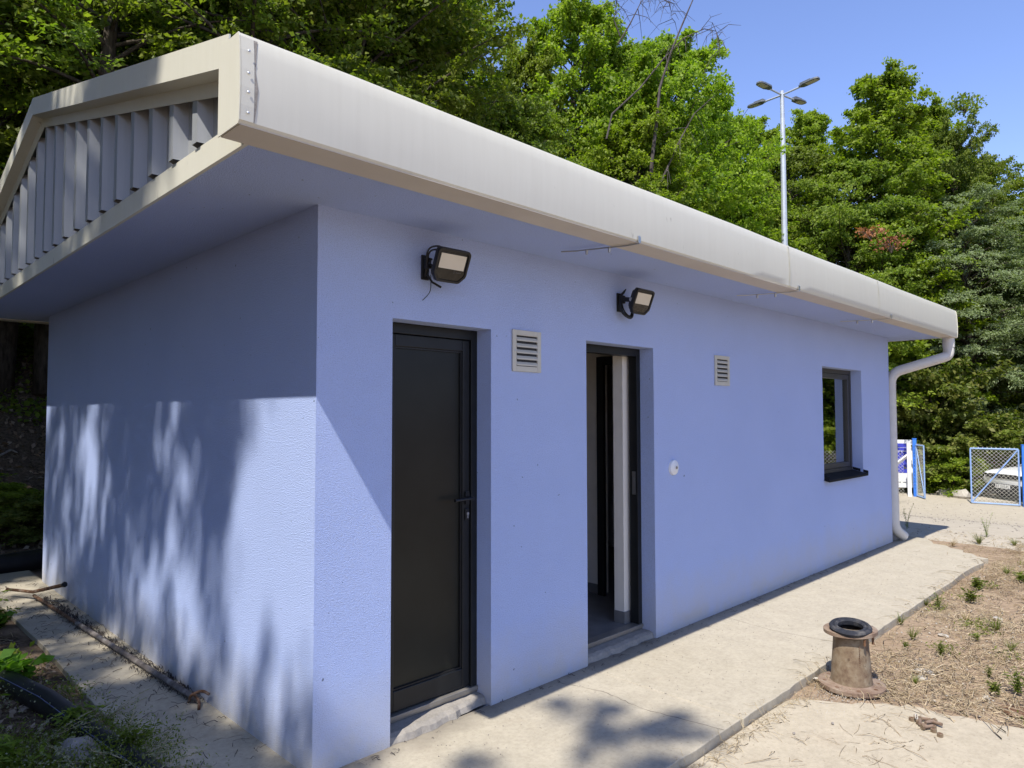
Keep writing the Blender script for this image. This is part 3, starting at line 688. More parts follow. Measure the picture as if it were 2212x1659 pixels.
# ------------------------------------------------------------------ gates, post, sign, car
def chain(m, A, Bv, z0, z1, p=.075, r=.0032):
    A = Vector(A); Bv = Vector(Bv); Lh = (Bv-A).length; d = (Bv-A)/Lh; h = z1-z0
    for sgn in (1, -1):
        u = -h
        while u < Lh:
            a, b = u, u+h; za, zb = (z0, z1)
            ta = max(0, -a)/h; tb = min(h, Lh-a)/h
            if tb > ta:
                p0 = A+d*(a+h*ta); p1 = A+d*(a+h*tb); e0 = z0+h*ta; e1 = z0+h*tb
                if sgn < 0: p0, p1 = A+d*(Lh-(a+h*ta)), A+d*(Lh-(a+h*tb))
                m.tube([(p0.x, p0.y, e0), (p1.x, p1.y, e1)], r, 4, cap=False)
            u += p*1.41
def gate(A, Bv, zt, label, flip=False, z0=.05, fr='palepaint'):
    A = Vector(A); Bv = Vector(Bv); g = gzf(A.x, A.y); r = empty("gate", (A.x, A.y, g)); tag(r, label, "gate", "blue chain link gates of the yard")
    a = Vector((0, 0)); b = Bv-A; t = zt-g; c = .022
    m = MB(); pts = [(0, 0, z0), (0, 0, t), (b.x, b.y, t), (b.x, b.y, z0), (0, 0, z0)]
    for p, q in zip(pts, pts[1:]): m.tube([p, q], c, 8)
    m.build("frame", M[fr], r)
    m = MB(); m.tube([(0, 0, z0), (b.x, b.y, t)] if not flip else [(0, 0, t), (b.x, b.y, z0)], c*.85, 8); m.build("brace", M[fr], r)
    m = MB(); chain(m, (0, 0), b, z0, t+.05); m.build("chain_mesh", M['mesh'], r)
    return r
S = .86406
gate((22.19, 2.05), (22.35, .93), .61, "blue framed chain link gate in front of the white car")
gate((22.93, 3.66), (22.36, 3.30), .63, "half open blue chain link gate beside the white post", flip=True, fr='palepaint')
def post(x, y, zt, mat, w_, label, name="gate_post", cat="post", grp=None):
    g = gzf(x, y); r = empty(name, (x, y, g)); tag(r, label, cat, grp)
    m = MB(); m.box(-w_/2, -w_/2, -.3, w_/2, w_/2, zt-g); m.xf(Matrix.Rotation(R(20), 4, 'Z')); m.build("shaft", mat, r, bevel=.006)
    m = MB(); m.box(-w_/2-.008, -w_/2-.008, zt-g, w_/2+.008, w_/2+.008, zt-g+.02); m.xf(Matrix.Rotation(R(20), 4, 'Z')); m.build("cap", mat, r); return r
pA = post(22.98, 3.72, .82, M['blue'], .11, "blue gate post with slots beside the white post", grp=None)
for k in range(14):
    m = MB(); m.box(-.0585, .01, .25+k*.1, -.0555, .022, .29+k*.1+.02*(k % 3)); m.xf(Matrix.Rotation(R(20), 4, 'Z')).build("slot", M['carblack'], pA)
post(22.36, .80, .73, M['blue'], .12, "thick blue gate post right of the white car")
pw = post(22.89, 3.86, .72, M['signwhite'], .11, "white fence post with a slanting brace next to the blue post", name="fence_post")
m = MB(); m.tube([(0.0, .03, 1.30), (-.05, .9, .55)], .055, 4); m.build("brace", M['signwhite'], pw)
# sign board
sg = empty("sign_board", (23.72, 4.24, gzf(23.72, 4.24))); tag(sg, "white framed board with blue panel standing behind the white fence post", "sign")
Ts = Matrix.Rotation(R(-68), 4, 'Z')
m = MB(); m.box(-.62, -.02, .20, .30, .02, 1.76); m.xf(Ts).build("board", M['signwhite'], sg)
m = MB(); m.box(-.52, -.028, .68, .16, -.0205, 1.64); m.xf(Ts).build("blue_panel", M['signblue'], sg)
m = MB(); m.box(-.52, -.030, 1.38, .16, -.0285, 1.40); m.box(-.52, -.030, 1.50, .16, -.0285, 1.508); m.xf(Ts).build("panel_lines", M['signwhite'], sg)
m = MB(); m.box(-.4, -.027, .36, -.28, -.0205, .385); m.box(-.24, -.027, .36, -.1, -.0205, .385); m.box(-.05, -.027, .36, .05, -.0205, .385); m.xf(Ts).build("lettering", M['lampgrey'], sg)
for q in (-.5, .12): m = MB(); m.box(q, -.03, -.2, q+.06, .0, .2); m.xf(Ts).build("leg", M['galv'], sg)
# chain link fence left of the white post (runs behind the building) and right of the gate
def fence(A, Bv, h, label, n=4):
    A = Vector(A); Bv = Vector(Bv); r = empty("chain_link_fence", (A.x, A.y, gzf(A.x, A.y))); tag(r, label, "fence"); b = Bv-A
    for i in range(0 if A.y < 1 else 1, n+1):
        q = b*(i/n); m = MB(); m.tube([(q.x, q.y, -.3), (q.x, q.y, h)], .03, 8); m.build("post", M['galv'], r)
    m = MB(); chain(m, (0, 0), b, .05, h, p=.075, r=.003); m.build("chain_mesh", M['mesh'], r)
fence((22.86, 4.0), (22.4, 8.5), 1.45, "chain link fence running behind the downpipe from the white post", 2)
fence((22.4, .55), (18.5, -9.5), 1.5, "chain link fence continuing out of view past the thick blue post", 5)
# car
cf = Vector((23.75, 1.53)); hdg = Vector((-.80, .60)).normalized()
car = empty("parked_car", (cf.x, cf.y, gzf(cf.x, cf.y))); tag(car, "white parked car with black grille behind the blue gate", "car")
car.rotation_euler = (0, 0, math.atan2(hdg.y, hdg.x))
def loft(st, n=20, ex=3.2):
    V = []; Fc = []
    for (x, hw, zb, zt) in st:
        zc = (zb+zt)/2; hz = (zt-zb)/2
        for k in range(n):
            q = 2*math.pi*(k+.5)/n; c = math.cos(q); s_ = math.sin(q)
            V.append((x, hw*abs(c)**(2/ex)*(1 if c > 0 else -1), zc+hz*abs(s_)**(2/ex)*(1 if s_ > 0 else -1)))
    for i in range(len(st)-1):
        for k in range(n): Fc.append((i*n+k, i*n+(k+1) % n, (i+1)*n+(k+1) % n, (i+1)*n+k))
    Fc += [tuple(range(n)), tuple(range((len(st)-1)*n, len(st)*n))]
    return MB().add(V, Fc)
loft([(.0, .72, .46, .80), (-.06, .84, .44, .86), (-.25, .90, .42, .91), (-1.0, .92, .40, .98), (-1.5, .92, .40, 1.0), (-3.2, .92, .40, 1.02), (-4.1, .90, .42, .98), (-4.3, .82, .48, .9)], 28, 4.2).build("body", M['carpaint'], car, True)
loft([(.045, .66, .22, .50), (-.05, .80, .20, .50), (-.25, .895, .20, .50), (-4.1, .895, .20, .50), (-4.3, .8, .24, .52)], 24, 4.5).build("bumper_skirt", M['carblack'], car, True)
loft([(-1.15, .60, .98, 1.05), (-1.75, .72, 1.0, 1.58), (-2.3, .74, 1.0, 1.66), (-3.6, .72, 1.0, 1.64), (-4.15, .62, 1.0, 1.12)], 24, 4).build("cabin", M['carpaint'], car, True)
m = MB(); m.add([(-1.22, -.60, 1.08), (-1.22, .60, 1.08), (-1.74, .60, 1.54), (-1.74, -.60, 1.54)], [(0, 1, 2, 3)]); m.xf(Matrix.Translation((.035, 0, .012))); m.build("windscreen", M['carglass'], car)
m = MB()
for s_ in (-1, 1): m.add([(-1.55, s_*.745, 1.1), (-3.7, s_*.745, 1.1), (-3.5, s_*.735, 1.5), (-1.95, s_*.735, 1.5)], [(0, 1, 2, 3)])
m.build("side_window", M['carglass'], car)
m = MB(); m.box(-.03, -.56, .655, .022, .56, .79); m.build("grille", M['carblack'], car, bevel=.01)
for s_ in (-1, 1):
    m = MB(); m.add([(.012, s_*.55, .66), (.012, s_*.55, .775), (-.05, s_*.82, .80), (-.05, s_*.80, .67), (-.3, s_*.915, .80), (-.3, s_*.915, .70)], [(0, 1, 2, 3), (3, 2, 4, 5)]); m.xf(Matrix.Translation((.012, 0, 0)))
    o = m.build("headlight", M['carglass'], car); sm = o.modifiers.new('s', 'SOLIDIFY'); sm.thickness = .02; sm.offset = 0
    for xx in (-.78, -3.45):
        wl_ = MB(); T = Matrix.Translation((xx, s_*.80, .33)) @ Matrix.Rotation(R(90)*s_, 4, 'X')
        wl_.lathe([(.2, -.1), (.31, -.1), (.33, -.08), (.33, .08), (.31, .105), (.2, .105)], 32, T); wo = wl_.build("wheel", M['carblack'], car, True)
        ri = MB(); ri.lathe([(.2, -.1), (.2, .095), (.17, .08), (.05, .09), (.0001, .095)], 24, T); ri.build("rim", M['galv'], wo, True)
m = MB(); m.box(.047, -.26, .37, .058, .26, .485); pl = m.build("number_plate", M['signwhite'], car)
tx = bpy.data.curves.new("plate_text", 'FONT'); tx.body = "BT 210-PL"; tx.size = .115; tx.align_x = 'CENTER'; tx.extrude = .001; tx.materials.append(M['carblack'])
tmp = bpy.data.objects.new("plate_text_curve", tx); COL.objects.link(tmp); bpy.context.view_layer.update(); me_t = bpy.data.meshes.new_from_object(tmp.evaluated_get(bpy.context.evaluated_depsgraph_get())); bpy.data.objects.remove(tmp)
to = bpy.data.objects.new("plate_text", me_t); COL.objects.link(to); to.parent = pl; to.rotation_euler = (R(90), 0, R(90)); to.location = (.0595, 0, .387)

# ------------------------------------------------------------------ rusty flanged pipe piece
pc = Vector((2.935, -1.283, -.05)); PZ = empty("flanged_pipe", (pc.x, pc.y, -.047)); tag(PZ, "rusty tapered pipe stub standing on its flange with black rubber ring", "pipe fitting")
PZ.rotation_euler = (0, 0, R(20)); PZ.scale = (.92, .92, .92)
m = MB(); m.lathe([(.10, 0), (.203, 0), (.206, .004), (.206, .028), (.200, .031), (.137, .031), (.128, .040), (.100, .040)], 56)
o = m.build("base_flange", M['rustflange'], PZ, True)
for k in range(8):
    q = 2*math.pi*(k+.3)/8; h = MB(); h.lathe([(.0001, .0318), (.0135, .0318)], 14, Matrix.Translation((.166*math.cos(q), .166*math.sin(q), 0))); h.build("bolt_hole", M['rustdark'], PZ)
MB().lathe([(.118, .03), (.130, .036), (.126, .06), (.120, .15), (.112, .25), (.106, .35), (.104, .40), (.096, .40), (.10, .2), (.105, .03)], 56).build("body", M['rust'], PZ, True)
rng = random.Random(3); bp_ = MB()
for k in range(12): 
    a = R(205); bp_.lathe([(.0001, .006), (.004, .0)], 6, Matrix.Translation((.117*math.cos(a), .117*math.sin(a), .14+k*.014)) @ Matrix.Rotation(a, 4, 'Z') @ Matrix.Rotation(R(90), 4, 'Y'))
bp_.build("cast_marks", M['rustdark'], PZ)
cdn = (PZ.matrix_world.inverted() @ Vector((CAMP.x, CAMP.y, 0))) if False else None
back = Vector((1, 0, 0))
m = MB(); T = Matrix.Translation(back*.014+Vector((0, 0, .352))) @ Matrix.Rotation(R(-3), 4, 'X'); m.lathe([(.095, 0), (.160, 0), (.166, .004), (.166, .026), (.160, .030), (.095, .030), (.095, 0)], 48, T); m.build("top_flange", M['rustflange'], PZ, True)
tilt = Matrix.Rotation(R(-9), 4, 'Y')
m = MB(); T = Matrix.Translation((-.034, 0, .382)) @ tilt @ Matrix.Scale(.96, 4); m.lathe([(.083, .0), (.103, -.025), (.113, -.018), (.133, .014), (.136, .024), (.128, .034), (.112, .037), (.106, .030), (.100, .036), (.088, .037), (.080, .028), (.083, .0)], 56, T); m.build("rubber_ring", M['blackrub'], PZ, True)
for an in (215, 248):
    q = R(an); m = MB(); m.tube([(.142*math.cos(q), .142*math.sin(q), .31), (.142*math.cos(q), .142*math.sin(q), .39)], .008, 8); m.build("bolt", M['rustdark'], PZ, True)
MB().lathe([(.0001, .02), (.1, .02)], 24).build("inner_floor", M['rustdark'], PZ)

# bolts and nuts on the pad
def hexnut(r_, h_):
    m = MB(); out = [(r_*math.cos(R(60*k)), r_*math.sin(R(60*k))) for k in range(6)]; m.prism(out, lambda a, b: (a, b, 0), lambda a, b: (a, b, h_)); return m
bolts = [(2.640, -1.735, 15, .075, 0), (2.618, -1.760, 60, .06, 0), (2.665, -1.775, -20, .07, 0), (2.690, -1.735, 100, .06, 0), (2.600, -1.785, 140, .05, 1), (2.635, -1.800, 30, 0, 1), (2.590, -1.812, 5, 0, 1), (2.555, -1.850, 20, 0, 1), (2.680, -1.805, 75, .055, 0), (2.700, -1.770, 10, 0, 1), (2.660, -1.690, 0, 0, 1)]
where = ["topmost long bolt of the pile", "bolt leaning at the near left side of the pile", "bolt lying across the middle of the pile", "bolt at the far side of the pile", "short stub at the near edge of the pile", "nut in the near middle of the pile", "nut at the near right of the pile", "nut lying alone nearest to the camera", "bolt at the right end of the pile", "nut at the far right of the pile", "nut at the left end of the pile"]
for (x, y, a, ln, kind), lb in zip(bolts, where):
    nm = "nut" if (kind and ln == 0) else "bolt"
    r = empty(nm, (x, y, pz+.0005), R(a)); tag(r, "small rusty "+("steel " if nm == 'nut' else "")+lb, nm, "rusty bolts and nuts in a small pile")
    if ln == 0: hexnut(.016, .017).build("nut_body", M['rust'], r, bevel=.001); MB().lathe([(.0001, .0172), (.008, .0172)], 12).build("nut_bore", M['rustdark'], r)
    else:
        m = MB(); zc = .012+rnd.random()*.012; m.tube([(-ln/2, 0, zc), (ln/2, 0, zc*.8)], .0085, 10); m.build("shank", M['rustflange'], r, True)
        hexnut(.015, .012).xf(Matrix.Translation((ln/2, 0, zc*.8)) @ Matrix.Rotation(R(90), 4, 'Y')).build("head", M['rust'], r, bevel=.001)
m = MB(); T = Matrix.Translation((2.652, -1.715, pz+.03)) @ Matrix.Rotation(R(70), 4, 'X'); m.lathe([(.014+.003*math.cos(q), .003*math.sin(q)) for q in np.linspace(0, 2*math.pi, 9)], 20, T)
tag(m.build("steel_ring", M['stone'], None, True), "pale ring leaning on the pile of rusty bolts", "ring")

# ------------------------------------------------------------------ left side: pipes and rods on the strip
bp = MB(); P0 = Vector((-1.10, 4.5, -.02)); 
path = [(-.98, 2.9, .02), (-.80, 2.45, .035), (-.66, 1.75, .03), (-.585, 1.1, .02), (-.50, .45, .01), (-.44, .05, -.0)]
wp = empty("water_pipe", (-.66, 1.75, 0)); tag(wp, "thick black plastic pipe with thin blue stripe lying among the weeds", "pipe")
path = [Vector(p)-Vector((.66*-1, 1.75, 0)) for p in path]
MB().tube(path, .062, 24).build("pipe_body", M['pipeblack'], wp, True)
MB().tube([p+Vector((-.040, -.022, .044)) for p in path], .0022, 6).build("stripe", M['stripe'], wp, True)
hs = MB(); pts = bend([(-1.30, 1.0, -.02), (-1.02, 1.45, -.01), (-.90, 1.75, .0), (-.92, 2.2, -.01)], .3); hs.tube(pts, .014, 10)
tag(hs.build("hose", M['pipeblack'], None, True), "thin black hose curving over the dead leaves in the left corner", "hose")
# grey rod along the wall, with clamp at the near end
rod = empty("steel_pole", (-.14, 2.8, .03)); tag(rod, "long weathered metal pole lying against the foot of the shaded wall", "pole")
MB().tube([Vector(p)-Vector((-.14, 2.8, .03)) for p in [(-.205, 4.48, .035), (-.15, 3.3, .03)]], [.0135, .014], 12).build("rusty_end", M['rustdark'], rod, True)
MB().tube([Vector(p)-Vector((-.14, 2.8, .03)) for p in [(-.150, 3.299, .03), (-.10, 2.2, .028), (-.055, 1.22, .028)]], .0165, 14).build("shaft", M['greyrod'], rod, True)
m = MB(); m.tube(bend([Vector(p)-Vector((-.14, 2.8, .03)) for p in [(-.075, 1.25, .0), (-.085, 1.19, .06), (-.04, 1.15, .085), (-.02, 1.10, .07)]], .03), .008, 8); m.tube(bend([Vector(p)-Vector((-.14, 2.8, .03)) for p in [(-.06, 1.21, .05), (-.05, 1.16, .03), (-.075, 1.10, .0)]], .03), .008, 8); m.build("clamp", M['rustdark'], rod, True)
br = empty("iron_bar", (-.2, 4.3, .03)); tag(br, "short dark iron bar crossing the far end of the long pole", "bar")
MB().tube([Vector(p)-Vector((-.2, 4.3, .03)) for p in [(-.36, 4.75, .07), (-.22, 4.45, .075), (-.085, 4.02, .185)]], [.013, .014, .016], 8).build("bar_body", M['rustdark'], br, True)
MB().tube([Vector(p)-Vector((-.2, 4.3, .03)) for p in [(-.088, 4.03, .182), (-.08, 4.005, .192)]], [.018, .024], 8).build("bar_end", M['black'], br, True)
fp = MB(); fp.tube([(-2.5, 5.55, .04), (-.6, 5.95, .06), (.4, 6.15, .07), (3, 6.3, .07)], .11, 18)
tag(fp.build("drain_pipe", M['pipeblack'], None, True), "fat black pipe on the ground at the far left corner of the wall", "pipe")

def blob(name, c, r_, mat, seed, sq=(1, 1, .6), sub=2):
    bm = bmesh.new(); bmesh.ops.create_icosphere(bm, subdivisions=sub, radius=1); g = random.Random(seed); ph = [g.uniform(0, 6) for _ in range(6)]
    for v in bm.verts:
        p = v.co; k = 1+.16*math.sin(p.x*3+ph[0])*math.sin(p.y*3+ph[1])+.12*math.sin(p.z*5+ph[2]+p.x*4)+.06*g.uniform(-1, 1); v.co = Vector((p.x*sq[0], p.y*sq[1], p.z*sq[2]))*k*r_
    me = bpy.data.meshes.new(name); bm.to_mesh(me); bm.free(); me.materials.append(mat)
    o = bpy.data.objects.new(name, me); COL.objects.link(o); o.location = c; o.rotation_euler = (0, 0, g.uniform(0, 6)); return o
tag(blob("rock", (-.70, .93, .03), .095, M['darkstone'], 5, (1.1, .8, .8), 3), "grey rounded rock among dry weeds at the lower left", "rock")
for c, r_, s_, lb in (((3.53, -1.53, -.052), .055, 1, "flat white stone, larger of the pair behind the pipe stub"), ((3.40, -1.545, -.052), .042, 2, "flat white stone, smaller and nearer one of the pair behind the pipe stub"), ((3.31, -1.91, -.045), .028, 3, "small white stone near the clump of weeds at the right"), ((2.31, -1.40, -.04), .011, 4, "small brown pebble on the pale pad between slab and bolts"), ((2.05, -1.30, -.042), .011, 6, "tiny whitish pebble on the pale pad nearest the slab edge"), ((5.25, -1.62, -.045), .045, 8, "white stone in the straw far right of the pipe stub"), ((4.45, -1.42, -.045), .035, 9, "white stone in the straw beyond the pair of flat stones"), ((2.88, -1.03-.06, -.035), .02, 10, "small white stone between the pipe stub and slab edge")):
    tag(blob("stone", c, r_, M['stone'] if r_ != .011 else M['darkstone'], s_, (1.2, .7, .35), 2), lb, "stone", "loose pale stones in the yard")
m = MB(); m.lathe([(.0001, .012), (.05, .012), (.075, .008), (.085, 0)], 20, Matrix.Translation((3.21, -2.07, -.05))); tag(m.build("iron_plate", M['rustdark'], None, True), "round rusty plate half buried under the weeds at the right edge", "plate")
m = MB(); nr = np.random.RandomState(3)

# ------------------------------------------------------------------ scattered matter (stuff)
def quads(C, A, Bv):
    n = len(C); V = np.concatenate([C-A, C+Bv-A*.15, C+A, C-Bv-A*.15], 1).reshape(-1, 3); return V, np.arange(4*n).reshape(n, 4)
def inpoly(x, y, poly):
    ins = np.zeros(len(x), bool); j = len(poly)-1
    for i in range(len(poly)):
        xi, yi = poly[i]; xj, yj = poly[j]; c = ((yi > y) != (yj > y)) & (x < (xj-xi)*(y-yi)/((yj-yi)+1e-12)+xi); ins ^= c; j = i
    return ins
def gtop(x, y):
    z = gz(x, y).copy(); z = np.where((x > -.44) & (x < 7.7) & (y > -1.07) & (y < .0), 0., z); z = np.where((x > -.44) & (x < 0) & (y > 0) & (y < 5.9), 0., z); return z
def strands(name, N, region, L0, L1, r0, mat, seed, lift=.012, wts=None):
    g = np.random.RandomState(seed); V = []; Q = []; x, y = region(g, N)
    th = g.uniform(0, np.pi*2, len(x)); Ln = g.uniform(L0, L1, len(x))*g.uniform(.4, 1, len(x)); cu = g.uniform(-.5, .5, len(x)); K = 5
    P = []
    cx, cy = x.copy(), y.copy()
    for k in range(K):
        z = gtop(cx, cy)+.003+lift*g.rand(len(x))*(.3+np.sin(np.pi*k/(K-1)))
        P.append(np.stack([cx, cy, z], 1)); cx = cx+np.cos(th)*Ln/K; cy = cy+np.sin(th)*Ln/K; th = th+cu/K*2+g.uniform(-.12, .12, len(x))
    P = np.stack(P, 1); n = len(x); r = r0*g.uniform(.6, 1.5, n)
    ring = []
    for a in range(3):
        off = np.stack([np.cos(a*2.094+th)*r, np.sin(a*2.094+th)*r, .8*np.sin(a*2.094)*r], 1)[:, None, :]; ring.append(P+off)
    Rg = np.stack(ring, 2)   # n,K,3,3
    V = Rg.reshape(-1, 3); base = np.arange(n)[:, None, None]*(K*3); kk = np.arange(K-1)[None, :, None]*3; aa = np.arange(3)[None, None, :]
    i0 = base+kk+aa; i1 = base+kk+(aa+1) % 3; Q = np.stack([i0, i1, i1+3, i0+3], -1).reshape(-1, 4)
    o = np_mesh(name, V, Q, mat); return o
def reg_dirt(g, N):
    x = 2.7+g.rand(N*2)**1.25*7.6; y = -1.09-g.rand(N*2)*3.2; k = ((y < -1.12-.0*x)) & (x-2.75 > (-y-1.1)*.25) & (g.rand(N*2) < .35+.65*(np.sin(x*2.3+y*1.7)*np.sin(y*3.1-x) > -.25)); return x[k][:N], y[k][:N]
tag(strands("dry_straw", 12500, reg_dirt, .06, .45, .0017, M['straw'], 1, .03), kind='stuff')
def reg_far(g, N):
    x = 7.7+g.rand(N)*2.2; y = -1.4+g.rand(N)*1.5; k = (x-7.7)*.8+(-.9-y)*-.2 > 0; k &= ~((x < 8.72) & (y > -.32)); return x[k], y[k]
tag(strands("dry_straw", 420, reg_far, .06, .3, .0014, M['straw'], 2, .03), kind='stuff')
def reg_edge(g, N):
    x = 1.0+g.rand(N)*1.9; y = -1.10-np.abs(g.randn(N))*.045; return x, y
tag(strands("dry_straw", 260, reg_edge, .05, .2, .001, M['straw'], 5, .02), kind='stuff')
def reg_pad(g, N):
    c = np.array([(2.25, -1.72), (2.05, -1.62), (2.75, -1.5), (2.5, -1.65), (1.75, -1.3), (2.0, -1.95), (2.9, -1.7)]); i = g.randint(0, len(c), N); return c[i, 0]+g.randn(N)*.12, c[i, 1]+g.randn(N)*.10
tag(strands("dry_twigs", 90, reg_pad, .08, .3, .0011, M['straw'], 7, .015), kind='stuff')
def reg_wall(g, N):
    x = g.rand(N)*8; y = -.012-np.abs(g.randn(N))*.035; k = (g.rand(N) < .5); return x[k], y[k]
tag(strands("dry_twigs", 380, reg_wall, .02, .09, .0011, M['deadwood'], 8, .008), kind='stuff')
def reg_strip(g, N):
    x = -.42+g.rand(N)*.40; y = .25+g.rand(N)*5.2; return x, y
tag(strands("dry_twigs", 260, reg_strip, .03, .22, .0013, M['deadwood'], 9, .015), kind='stuff')
def reg_poleside(g, N):
    y = 1.2+g.rand(N)*3.2; x = -.045-(y-1.2)*.03+g.randn(N)*.03; return np.minimum(x, -.006), y
tag(strands("dry_twigs", 700, reg_poleside, .02, .10, .0016, M['deadwood'], 19, .025), kind='stuff')
def reg_left(g, N):
    x = -.5-g.rand(N)*2.2; y = -.2+g.rand(N)*6; return x, y
tag(strands("dry_twigs", 900, reg_left, .06, .35, .002, M['straw'], 10, .04), kind='stuff')
# slab specks: grains and bits
def bits(name, x, y, smin, smax, mat, seed, up=.002):
    g = np.random.RandomState(seed); n = len(x); C = np.stack([x, y, gtop(x, y)+up], 1); s_ = g.uniform(smin, smax, n)**1.0
    th = g.uniform(0, 6.28, n); t2 = g.uniform(-.6, .6, n)
    oc = np.array([(1, 0, 0), (0, 1, 0), (-1, 0, 0), (0, -1, 0), (0, 0, .7), (0, 0, -.7)], float)
    V = C[:, None, :]+oc[None]*s_[:, None, None]*g.uniform(.6, 1.2, (n, 6, 1)); f = np.array([(0, 1, 4), (1, 2, 4), (2, 3, 4), (3, 0, 4), (1, 0, 5), (2, 1, 5), (3, 2, 5), (0, 3, 5)])
    Q = (np.arange(n)[:, None, None]*6+f[None]).reshape(-1, 3); o = np_mesh(name, V.reshape(-1, 3), Q, mat); tag(o, kind='stuff'); return o
g = np.random.RandomState(11); N = 900; bits("grit", g.rand(N)*8.0-.3, -.02-g.rand(N)**1.6*1.03, .0012, .005, M['darkstone'], 1)
N = 1500; x = -.5+g.rand(N)*4.0; y = -1.1-g.rand(N)*2.2; bits("grit", x, y, .0015, .006, M['darkstone'], 2)
N = 2600; x, y = reg_dirt(g, N); bits("gravel", x, y, .003, .013, M['stone'], 3, .003)
N = 1500; x = 9+g.rand(N)*13; y = -4+g.rand(N)*9; bits("gravel", x, y, .006, .02, M['darkstone'], 4, .013)
N = 700; x = 2.7+g.randn(N)*.28; y = -1.3+g.randn(N)*.09; k = y < -1.1; bits("gravel", x[k], y[k], .002, .006, M['stone'], 5, .003)
def lowgrowth(name, N, seed, mat, leaf, hgt, lw, xr=(-1.9, -.46), yr=(-.6, 2.6), lim=-.40):
    g = np.random.RandomState(seed); k = 60; cx = g.uniform(*xr, k); cy = g.uniform(*yr, k); i = g.randint(0, k, N); x = cx[i]+g.randn(N)*.09; y = cy[i]+g.randn(N)*.10; kk = x < lim+.06*np.sin(y*9); x, y = x[kk], y[kk]; n = len(x)
    C = np.stack([x, y, gz(x, y)+.035+g.rand(n)**1.3*hgt], 1); A = g.randn(n, 3); Nn = UPV0*.7+g.randn(n, 3)*.6; ln = leaf*g.uniform(.6, 1.5, n); V, Q = leafquads(C, A, Nn, ln, ln*lw, g); tag(np_mesh(name, V, Q, M[mat]), kind='stuff')
def sprouts(N, seed):
    g = np.random.RandomState(seed); k = 70; cx, cy = reg_dirt(g, k); i = g.randint(0, len(cx), N); x = cx[i]+g.randn(N)*.07; y = cy[i]+g.randn(N)*.05; kk = y < -1.12; x, y = x[kk], y[kk]; n = len(x)
    C = np.stack([x, y, gz(x, y)+.005+g.rand(n)*.03], 1); A = g.randn(n, 3); Nn = UPV0*.8+g.randn(n, 3)*.5; ln = .022*g.uniform(.6, 1.5, n); return C, A, Nn, ln
UPV0 = np.array([0, 0, 1.])
# rubble behind the gate
for c, r_, s_, lb in (((23.6, 2.6), .28, 21, "white rubble stone behind the gate mesh left of the car"), ((24.2, 3.2), .2, 22, "pale rubble stone at the foot of the green bank"), ((24.3, 3.9), .16, 23, "small pale stone on the drive near the half open gate")):
    tag(blob("rubble_stone", (c[0], c[1], gzf(*c)+.08), r_, M['stone'], s_, (1.2, .9, .7), 2), lb, "stone")

